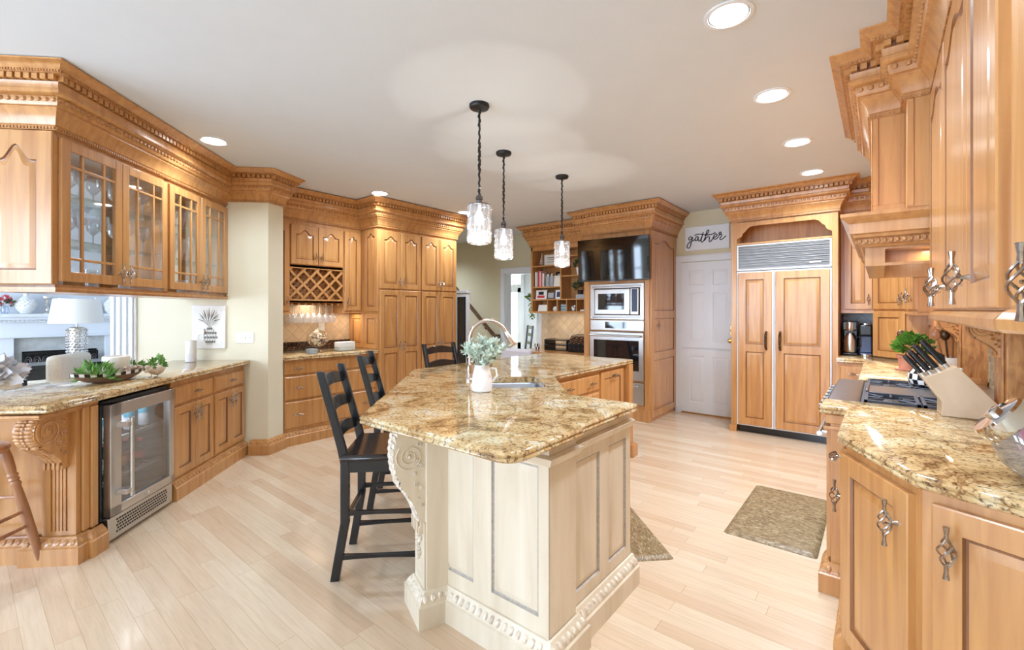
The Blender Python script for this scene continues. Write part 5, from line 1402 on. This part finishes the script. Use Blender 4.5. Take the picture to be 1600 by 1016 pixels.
# pilasters and mosaic behind the range
for y0, l in ((2.70, 'dark maple wall pilaster with carved bracket, nearest beside the range backsplash'), (3.98, 'dark maple wall pilaster with carved bracket, far side of the range backsplash')):
    t = thing('wall_pilaster', l, 'pilaster', (.40, y0 + .22, 0), -90)
    mb = MB(); mb.box(0, .22, 0, .128, .918, 1.62 if y0 > 3 else 1.352); mb.box(.03, .09, -.010, 0, .98, 1.34); mb.box(.13, .19, -.010, 0, .98, 1.34); mb.box(-.012, .232, -.02, .128, .918, .97); mb.build('body', 'carved_maple', t, .004)
    mb = MB(Matrix.Translation((.06, 0, 1.352))); corbel(mb, .10, .16, .10); mb.build('corbel', ['maple', 'carved_maple'], t)
mb = MB(); mb.box(.517, .529, 2.72, 3.98, .918, 1.64); struct(mb.build('wall_tile_range', 'travertine_side'))
mb = MB(); mb.box(.505, .517, 3.10, 3.86, .96, 1.5); mb.box(.50, .517, 3.06, 3.10, .93, 1.54); mb.box(.50, .517, 3.86, 3.90, .93, 1.54); mb.box(.50, .517, 3.06, 3.90, 1.5, 1.54); mb.box(.50, .517, 3.06, 3.90, .92, .96); struct(mb.build('wall_mosaic', 'mosaic'))

# ------------------------------------------------------------------ near right wall cabinets
t = thing('near_wall_cabinet', 'tall-door maple wall cabinet at the right edge with twisted pulls', 'wall cabinet', (.20, 2.872, 0), -90)
Lw = 2.872 - 1.30
mb = MB(); mb.box(0, Lw, 0, .328, 1.372, 2.42)
sweep(mb, [(0, 0), (Lw, 0)], [(-.02, 1.352), (.012, 1.345), (.024, 1.352), (.026, 1.372), (.012, 1.388), (-.02, 1.394)])
mb.build('body', 'maple', t)
for x, dw, px in ((.012, .575, .545), (.592, .575, .04), (1.176, .384, .05)):
    mb = MB(); mb.door(x, 1.395, dw, .985, arch=.055, stile=.058); d = mb.build('door', 'maple', t); pull(d, x + px, -.021, 1.475, False, 1.1)
t = thing('angled_wall_cabinet', 'angled maple wall cabinet cut by the right edge of the photo', 'wall cabinet', (.20, 1.30, 0), -67.5)
mb = MB(W2L(t)); mb.prism([(.20, 1.30), (.528, .508), (.528, 1.30)], 1.372, 2.42)
mb.M = None; sweep(mb, [(0, 0), (.855, 0)], [(-.0, 1.352), (.012, 1.345), (.024, 1.352), (.026, 1.372), (.012, 1.388), (0, 1.394)])
mb.build('body', 'maple', t)
mb = MB(); mb.door(.03, 1.395, .40, .985, arch=.05, stile=.055); d = mb.build('door', 'maple', t); pull(d, .108, -.021, 1.44, False, 1.1)
mb = MB(); mb.door(.434, 1.395, .40, .985, arch=.05, stile=.055); d = mb.build('door', 'maple', t); pull(d, .786, -.021, 1.475, False, 1.1)

# ------------------------------------------------------------------ near right base cabinets and counter
t = thing('pullout_cabinet', 'maple base section with carved plinth post between range and angled door', 'cabinet', (-.10, 2.955, 0), -90)
mb = MB(); mb.box(0, .80, 0, .62, .0, .874); mb.box(.0, .225, -.09, 0, .0, .874); mb.build('body', 'maple', t)
mb = MB(); mb.box(.02, .205, -.108, -.09, .16, .80); mb.box(.0, .235, -.12, .0, .80, .815); mb.box(.0, .23, -.112, 0, .83, .874); mb.build('post', 'maple', t, .003)
base_mold([(0.047, -.0), (.047, -.06), (.065, -.095), (.228, -.095), (.228, 0), (.8, 0)], t)
mb = MB(); mb.drawer(.245, .70, .53, .15); d = mb.build('drawer', 'maple', t); pull(d, .62, -.021, .775, True, 1.0)
mb = MB(); mb.door(.245, .165, .53, .515, stile=.055); d = mb.build('door', 'maple', t); pull(d, .55, -.021, .585, False, 1.1)
def near_unit(name, label, x, y, deg, w, poly, px, x0):
    t = thing(name, label, 'cabinet', (x, y, 0), deg)
    mb = MB(W2L(t)); mb.prism(poly, .0, .874); mb.build('body', 'maple', t)
    mb = MB(); mb.door(x0, .15, w, .695, stile=.062, t=.024); d = mb.build('door', 'maple', t); pull(d, x0 + px, -.024, .735, False, 1.12)
    return t
near_unit('angled_base_cabinet', 'angled maple base cabinet door with twisted pull below the counter bend', -.10, 2.15, -63.1, .392, [(-.10, 2.15), (.095, 1.765), (.52, 1.765), (.52, 2.15)], .345, .012)
near_unit('corner_base_cabinet', 'maple base cabinet at the bottom right corner with raised door panel', .095, 1.765, -24, .43, [(.095, 1.765), (.525, 1.574), (.525, 1.765)], .045, .028)
o = counter('range_countertop', [(-.235, 2.957), (-.235, 2.715), (-.128, 2.715), (-.128, 2.155), (.077, 1.745), (.527, 1.542), (.527, 2.957)], .875, 'gold_granite'); tag(o, 'speckled gold granite countertop on the near side of the range', 'countertop')
# knife block
t = thing('knife_block', 'slanted pale wood knife block on the granite near the range', 'knife block', (.215, 2.78, .9165), 4)
mb = MB(); mb.prismy([(0, 0), (0, .065), (-.065, .165), (.05, .225), (.235, 0)], 0, .12); bk = mb.build('block', ['knife_block_wood', 'maple'], t, .003)
for p in bk.data.polygons:
    if p.normal.z > .3 and p.normal.x > .2: p.material_index = 1
ax = Vector((-.60, 0, .80)); pa = Vector((.115, 0, .06)).normalized()
for i, (s_, y, r, l) in enumerate(((.012, .025, .010, .11), (.012, .06, .010, .11), (.012, .095, .010, .11), (.04, .025, .011, .125), (.04, .06, .011, .125), (.04, .095, .011, .125), (.07, .03, .012, .14), (.07, .085, .012, .14), (.105, .06, .013, .15))):
    p = Vector((-.065, y, .165)) + pa * s_
    k = thing('knife', 'black handled kitchen knife slotted in the pale wood block', 'knife', t.location, 4, 'knives in the wooden block')
    mb = MB(); a = p - ax * .02; mb.tube([tuple(a), tuple(p + ax * .02)], [.009, .010], 8, sq=(.6, 1)); mb.build('bolster', 'steel', k)
    mb = MB(); mb.tube([tuple(p + ax * .02), tuple(p + ax * .05), tuple(p + ax * (l * .8)), tuple(p + ax * l)], [r * .9, r, r * 1.05, r * .8], 8, sq=(.7, 1)); mb.build('handle', 'black_plastic', k)
# glass jar and bits at the right edge
t = thing('glass_cookie_jar', 'tilted clear glass jar with chrome lid at the right edge of the counter', 'jar', (.365, 1.86, .9165))
R_ = Matrix.Translation((0, 0, .085)) @ Matrix.Rotation(math.radians(-50), 4, 'Y') @ Matrix.Rotation(0, 4, 'Z')
mb = MB(R_); mb.lathe([(.03, -.075), (.085, -.07), (.098, -.02), (.095, .05), (.072, .095), (.066, .105)], 24, cap1=False); mb.build('glass_body', 'blue_glass', t)
mb = MB(R_); mb.lathe([(.069, .10), (.072, .105), (.072, .14), (.066, .146), (.02, .15), (.02, .16), (0, .162)], 24); mb.build('lid', 'chrome', t)
t = thing('pepper_mill', 'round pink enamel mill with steel stem behind the glass jar', 'mill', (.425, 2.42, .9165))
mb = MB(); mb.lathe([(.018, 0), (.034, .012), (.038, .032), (.03, .052), (.01, .06)], 16); mb.build('body', 'pink_enamel', t)
mb = MB(); mb.lathe([(.008, .058), (.008, .075), (.012, .078), (0, .082)], 10); mb.build('stem', 'steel', t)
t = thing('glass_canister', 'small glass canister with chrome rim behind the jar at the right edge', 'canister', (.47, 2.14, .9165))
mb = MB(); mb.lathe([(.035, 0), (.038, .005), (.038, .15)], 18, cap1=False); mb.build('glass_body', 'clear_glass', t)
mb = MB(); mb.lathe([(.04, .15), (.04, .18), (.0, .182)], 18); mb.build('lid', 'chrome', t)

# ------------------------------------------------------------------ island
t = thing('island_cabinet', 'cream glazed kitchen island cabinet with carved corner bracket', 'island', (-1.3, 1.42, 0))
IW = W2L(t)
BODY = [(-.967, 1.42), (-.967, 1.60), (-1.0, 1.60), (-1.0, 2.17), (-1.40, 2.17), (-1.90, 2.79), (-1.90, 4.06), (-2.65, 4.06), (-2.65, 2.40), (-1.67, 1.42)]
mb = MB(IW); mb.loft([[(x, y, z) for x, y in BODY] for z in (0, .874)], True, False); mb.build('body', 'cream_glaze', t)
CG = ['cream_glaze', 'grey_glaze']
# south face: two panels; x runs east
mb = MB(Matrix.Translation((0, -.0, 0)))
for x0, x1 in ((-1.62, -1.315), (-1.315, -.967)):
    mb.cell(x0 + 1.3, x1 + 1.3, .14, .84, -.012, (.055, .05, .07, .05), 0, 0, 1)
mb.box(-.32, .333, -.012, 0, .12, .14); mb.box(-.32, .333, -.012, 0, .84, .874); mb.box(.331, .333, -.012, 0, .14, .84); mb.build('end_panel', CG, t)
# east face
M = IW @ Matrix.Translation((-1.0, 1.60, 0)) @ Matrix.Rotation(PI / 2, 4, 'Z')
mb = MB(M)
mb.cell(0, .29, .14, .80, -.010, (.04, .045, .06, .05), 0, 0, 1); mb.cell(.29, .57, .14, .80, -.010, (.045, .05, .06, .05), 0, 0, 1); mb.box(0, .57, -.010, 0, .80, .874)
mb.build('side_panel', CG, t)
mb = MB(IW)
sweep(mb, [(-.967, 1.42), (-.967, 1.60), (-1.0, 1.60), (-1.0, 2.18)][::-1], [(0, .795), (-.0, .79)]) if False else None
pth = [(-1.30, 1.408), (-.965, 1.408), (-.965, 1.605), (-.988, 1.605), (-.988, 2.178)]
sweep(mb, pth, [(0, .80), (.008, .80), (.012, .812), (.02, .82), (.022, .832), (.012, .836), (0, .84)])
mb.build('cap_molding', 'cream_glaze', t)
base_mold([(-1.53 + 1.3, -.012), (.335, -.012), (.335, .185), (.312, .185), (.312, .765)], t, ['cream_glaze', 'carved_cream'], step=.034)
# dark bases and far-arm plinth
mb = MB(IW); mb.box(-1.93, -1.80, 4.0, 4.12, 0, .12); mb.box(-1.92, -1.84, 4.02, 4.10, .12, .874); mb.build('rear_post', 'maple', t, .004)
# sink-side doors and drawers facing the range
M = IW @ Matrix.Translation((-1.90, 2.82, 0)) @ Matrix.Rotation(PI / 2, 4, 'Z')
def child_local(M): return M
for z, h in ((.70, .14), (.44, .24), (.17, .25)):
    mb = MB(M); mb.drawer(.01, z, .68, h, b=.012); d = mb.build('drawer', 'maple', t)
    for x in (.17, .53):
        o = pull(d, *(M @ Vector((x, -.021, z + h / 2))), True, .85); o.rotation_euler = (0, PI / 2, PI / 2)
mb = MB(M); mb.door(.715, .17, .44, .68, stile=.06); d = mb.build('door', 'maple', t)
o = pull(d, *(M @ Vector((.93, -.021, .80))), True, 1.0); o.rotation_euler = (0, PI / 2, PI / 2)
mb = MB(M); mb.box(0, 1.2, -.004, 0, .15, .874); mb.build('face_frame', 'maple', t)
M = IW @ Matrix.Translation((-1.40, 2.17, 0)) @ Matrix.Rotation(math.atan2(.62, -.5), 4, 'Z')
mb = MB(M); mb.door(.02, .17, .37, .66, stile=.055); mb.build('door', 'maple', t)
mb = MB(M); mb.door(.40, .17, .37, .66, stile=.055); mb.build('door', 'maple', t)
# corner pilaster with the big scroll bracket, turned to the room
t2 = thing('island_corner_post', 'cream carved corner post of the island with big scroll bracket under the granite', 'post', (-1.563, 1.315, 0), -22.5)
mb = MB(); mb.box(-.155, .0, .0, .20, .0, .873); mb.build('shaft', 'cream_glaze', t2, .003)
mb = MB(); mb.cell(-.150, -.005, .14, .44, -.008, (.03, .03, .04, .03), 0, 0, 1, flat=True); mb.box(-.15, -.005, -.007, .0, .14, .44); mb.build('front_panel', CG, t2)
mb = MB(Matrix.Translation((-.135, -.0, .868))); corbel(mb, .115, .48, .138, sr=.46); mb.build('scroll_corbel', ['cream_glaze', 'carved_cream'], t2)
mb = MB()
for i, (x, z, r) in enumerate(((-.08, .40, .03), (-.065, .36, .022), (-.09, .33, .02), (-.07, .29, .018), (-.085, .26, .012))):
    for q in range(5): mb.ell((x + r * .7 * math.cos(q * 1.26), -.012, z + r * .7 * math.sin(q * 1.26)), (r * .5, .012, r * .42), 6, 4)
mb.build('carved_drop', 'carved_cream', t2)
base_mold([(-.155, .2), (-.155, -.005), (.0, -.005), (.0, .11)], t2, ['cream_glaze', 'carved_cream'], step=.034)
# granite top with the sink cut out
top = arc(-1.01, 1.22, .08, -90, 0) + [(-.93, 1.60), (-.955, 1.63), (-.955, 2.185), (-1.352, 2.185), (-1.85, 2.75), (-1.85, 4.12), (-2.90, 4.12), (-2.90, 2.30), (-1.815, 1.14)]
SU0, SU1, SV0, SV1 = 2.74, 3.20, .09, .50
hole = []
for cu, cv, a0 in ((SU1 - .05, SV1 - .05, 0), (SU0 + .05, SV1 - .05, 90), (SU0 + .05, SV0 + .05, 180), (SU1 - .05, SV0 + .05, 270)):
    hole += [P2(cu + .05 * math.cos(math.radians(a0 + 22.5 * i)), cv + .05 * math.sin(math.radians(a0 + 22.5 * i))) for i in range(5)]
o = counter('island_countertop', top, .875, 'gold_granite', hole); tag(o, 'polished gold veined granite top of the island with cut-out for the sink', 'countertop')
t = thing('sink', 'undermount stainless sink set diagonally in the island granite', 'sink', (*P2((SU0 + SU1) / 2, (SV0 + SV1) / 2), .874), 135)
hu, hv = (SU1 - SU0) / 2 + .006, (SV1 - SV0) / 2 + .006
def rr(hx, hy, r, z):
    out = []
    for sx, sy, a0 in ((1, 1, 0), (-1, 1, 90), (-1, -1, 180), (1, -1, 270)):
        out += [(sx * (hx - r) + r * math.cos(math.radians(a0 + 22.5 * i)), sy * (hy - r) + r * math.sin(math.radians(a0 + 22.5 * i)), z) for i in range(5)]
    return out
mb = MB(); mb.loft([rr(hu + .02, hv + .02, .06, 0), rr(hu, hv, .05, 0), rr(hu - .006, hv - .006, .05, -.01), rr(hu - .015, hv - .015, .05, -.16), rr(hu - .05, hv - .05, .05, -.19), rr(.02, .02, .015, -.195)], False, True); mb.build('bowl', 'sink_steel', t)
mb = MB(); mb.lathe([(.045, -.192), (.042, -.187), (.03, -.19), (0, -.19)], 20); mb.build('drain', 'chrome', t)
t = thing('faucet', 'brushed nickel gooseneck faucet with pull-down spray head at the island sink', 'faucet', (*P2(3.05, .025), .9165), 45)
mb = MB(); mb.lathe([(.030, 0), (.030, .01), (.022, .02), (.020, .09), (.016, .10)], 18); mb.build('base', 'brushed_nickel', t)
r_ = .125; pts = [(0, 0, .09), (0, 0, .28)] + [(r_ - r_ * math.cos(a), 0, .28 + r_ * math.sin(a)) for a in [PI * i / 14 * .86 for i in range(1, 15)]]
mb = MB(); mb.tube(pts, .0135, 12); mb.build('gooseneck', 'brushed_nickel', t)
e = Vector(pts[-1]); dr_ = (Vector(pts[-1]) - Vector(pts[-2])).normalized()
mb = MB(); mb.tube([tuple(e + dr_ * q) for q in (0, .015, .02, .06, .10, .115)], [.0145, .0155, .018, .020, .025, .024], 14); mb.build('spray_head', 'brushed_nickel', t)
mb = MB(); mb.tube([(0, -.02, .06), (0, -.05, .075), (0, -.085, .12)], [.010, .008, .006], 8); mb.build('lever', 'brushed_nickel', t)
vx, vy = -1.805, 1.935
t = thing('pitcher_vase', 'weathered white pitcher holding pale green leafy stems on the island', 'vase', (vx, vy, .9165))
mb = MB(); mb.lathe([(.052, 0), (.058, .006), (.060, .05), (.056, .09), (.047, .125), (.043, .145), (.046, .156), (.042, .155), (.038, .14)], 24); mb.build('pitcher', 'weathered_white', t)
mb = MB(); mb.tube([(.03, .035, .135), (.055, .06, .13), (.06, .066, .09), (.042, .046, .055)], .007, 8); mb.build('handle', 'weathered_white', t)
mb = MB()
rn = random.Random(12)
for i in range(30):
    a = rn.uniform(0, 2 * PI); l = rn.uniform(.55, 1); sp = rn.uniform(.2, 1)
    tip = Vector((math.cos(a) * .155 * sp, math.sin(a) * .155 * sp, .17 + .17 * l * (1 - .45 * sp)))
    p0 = Vector((math.cos(a) * .02, math.sin(a) * .02, .13)); md = (p0 + tip) / 2 + Vector((0, 0, .035))
    mb.tube([tuple(p0), tuple(md), tuple(tip)], .0016, 4)
    for j in range(14):
        q = .25 + .75 * j / 13
        c = p0 * (1 - q) ** 2 + md * 2 * q * (1 - q) + tip * q * q
        leafy(mb, tuple(c), (.010, .010, .010), 2, .030, 0, .3, i * 50 + j, .55)
mb.build('stems', 'dusty_green', t)

# ------------------------------------------------------------------ counter stools
def make_stool():
    t = thing('counter_stool', 'black ladder-back counter stool with dark seat, nearest one at the island corner', 'stool', (0, 0, 0), 0, 'black ladder-back stools around the island')
    w = .185                       # origin under the seat's centre; the sitter faces +y, backrest toward -y
    BP = lambda z: -.20 + (0 if z < .62 else -(z - .62) * .27) - (0 if z > .3 else (.3 - z) * .17)
    for sx in (-w, w):
        mb = MB()
        zs = [0, .15, .3, .45, .60, .68, .80, .92, 1.02, 1.075]
        L = []
        for z in zs:
            y = BP(z); a, b = .020, (.022 if z < .8 else .020)
            L.append([(sx - a * .75, y - b, z), (sx + a * .75, y - b, z), (sx + a * .75, y + b, z), (sx - a * .75, y + b, z)])
        mb.loft(L); mb.build('back_post', 'black_paint', t, .004)
        mb = MB(); mb.loft([[(sx * 1.06 - a, .195 - a, z), (sx * 1.06 + a, .195 - a, z), (sx * 1.06 + a, .195 + a, z), (sx * 1.06 - a, .195 + a, z)] for z, a in ((0, .015), (.6, .019))]); mb.build('leg', 'black_paint', t, .004)
    for z in (.735, .875, 1.005):
        mb = MB(); L = []
        for i in range(13):
            q = i / 12; x = -w + 2 * w * q; up = .028 * math.sin(PI * q) + .016; y = BP(z) - .022 * math.sin(PI * q)
            L.append([(x, y - .009, z - .035 + .012 * math.sin(PI * q)), (x, y + .009, z - .035 + .012 * math.sin(PI * q)), (x, y + .009 - .012, z + up), (x, y - .009 - .012, z + up)])
        mb.loft(L); mb.build('slat', 'black_paint', t, .003)
    mb = MB(); L = []
    for x0, x1, y0, y1, z in ((-.215, .215, -.215, .225, .618), (-.222, .222, -.222, .232, .628), (-.222, .222, -.222, .232, .640), (-.21, .21, -.21, .22, .650)): L.append([(x0, y0, z), (x1, y0, z), (x1, y1, z), (x0, y1, z)])
    mb.loft(L); mb.build('seat', 'black_seat', t, .008)
    mb = MB(); mb.box(-w, w, -.215, -.195, .555, .618); mb.box(-w, w, .185, .205, .555, .618); mb.box(-w - .012, -w + .012, -.2, .2, .555, .618); mb.box(w - .012, w + .012, -.2, .2, .555, .618); mb.build('seat_rail', 'black_paint', t, .002)
    def rail(x0, y0, x1, y1, z, h=.014):
        mb = MB(); L = []
        for i in range(9):
            q = i / 8; s_ = .016 * math.sin(PI * q)
            x, y = x0 + (x1 - x0) * q, y0 + (y1 - y0) * q; dx, dy = (0, .010) if abs(x1 - x0) > abs(y1 - y0) else (.010, 0)
            L.append([(x - dx, y - dy, z - h + s_ * .4), (x + dx, y + dy, z - h + s_ * .4), (x + dx, y + dy, z + h - s_ * .2), (x - dx, y - dy, z + h - s_ * .2)])
        mb.loft(L); mb.build('stretcher', 'black_paint', t, .002)
    for sx in (-w, w): rail(sx, -.215, sx * 1.05, .19, .12); rail(sx, -.20, sx * 1.05, .19, .345)
    rail(-w, .195, w, .195, .22, .018); rail(-w, -.20, w, -.20, .31, .016)
    return t
s0 = make_stool()
# diagonal side: the sitters face +v
place(s0, (*P2(2.585, -.42), 0), -45)
dup(s0, (*P2(3.43, -.42), 0), -45, 'black ladder-back counter stool second along the diagonal side of the island')
dup(s0, (-2.98, 2.93, 0), -90, 'black ladder-back counter stool behind the island, its back left of the leafy pitcher')
dup(s0, (-2.98, 3.48, 0), -90, 'black ladder-back counter stool behind the island, its back right of the leafy pitcher')

# ------------------------------------------------------------------ mats
def mat_obj(name, label, w, d, loc, deg):
    t = thing(name, label, 'mat', loc, deg)
    mb = MB(); mb.loft([rr(w / 2, d / 2, .02, .0005), rr(w / 2 - .004, d / 2 - .004, .02, .006), rr(w / 2 - .03, d / 2 - .03, .015, .016), rr(w / 2 - .034, d / 2 - .034, .015, .0165)]); mb.build('pad', 'comfort_mat', t)
    return t
mat_obj('comfort_mat', 'brown leather-look comfort mat on the floor in front of the range', .49, .98, (-.515, 3.51, 0), 0)
mat_obj('comfort_mat', 'brown comfort mat partly hidden at the sink side of the island', .76, .50, (*P2(2.79, .905), 0), 135)
bpy.context.view_layer.update()
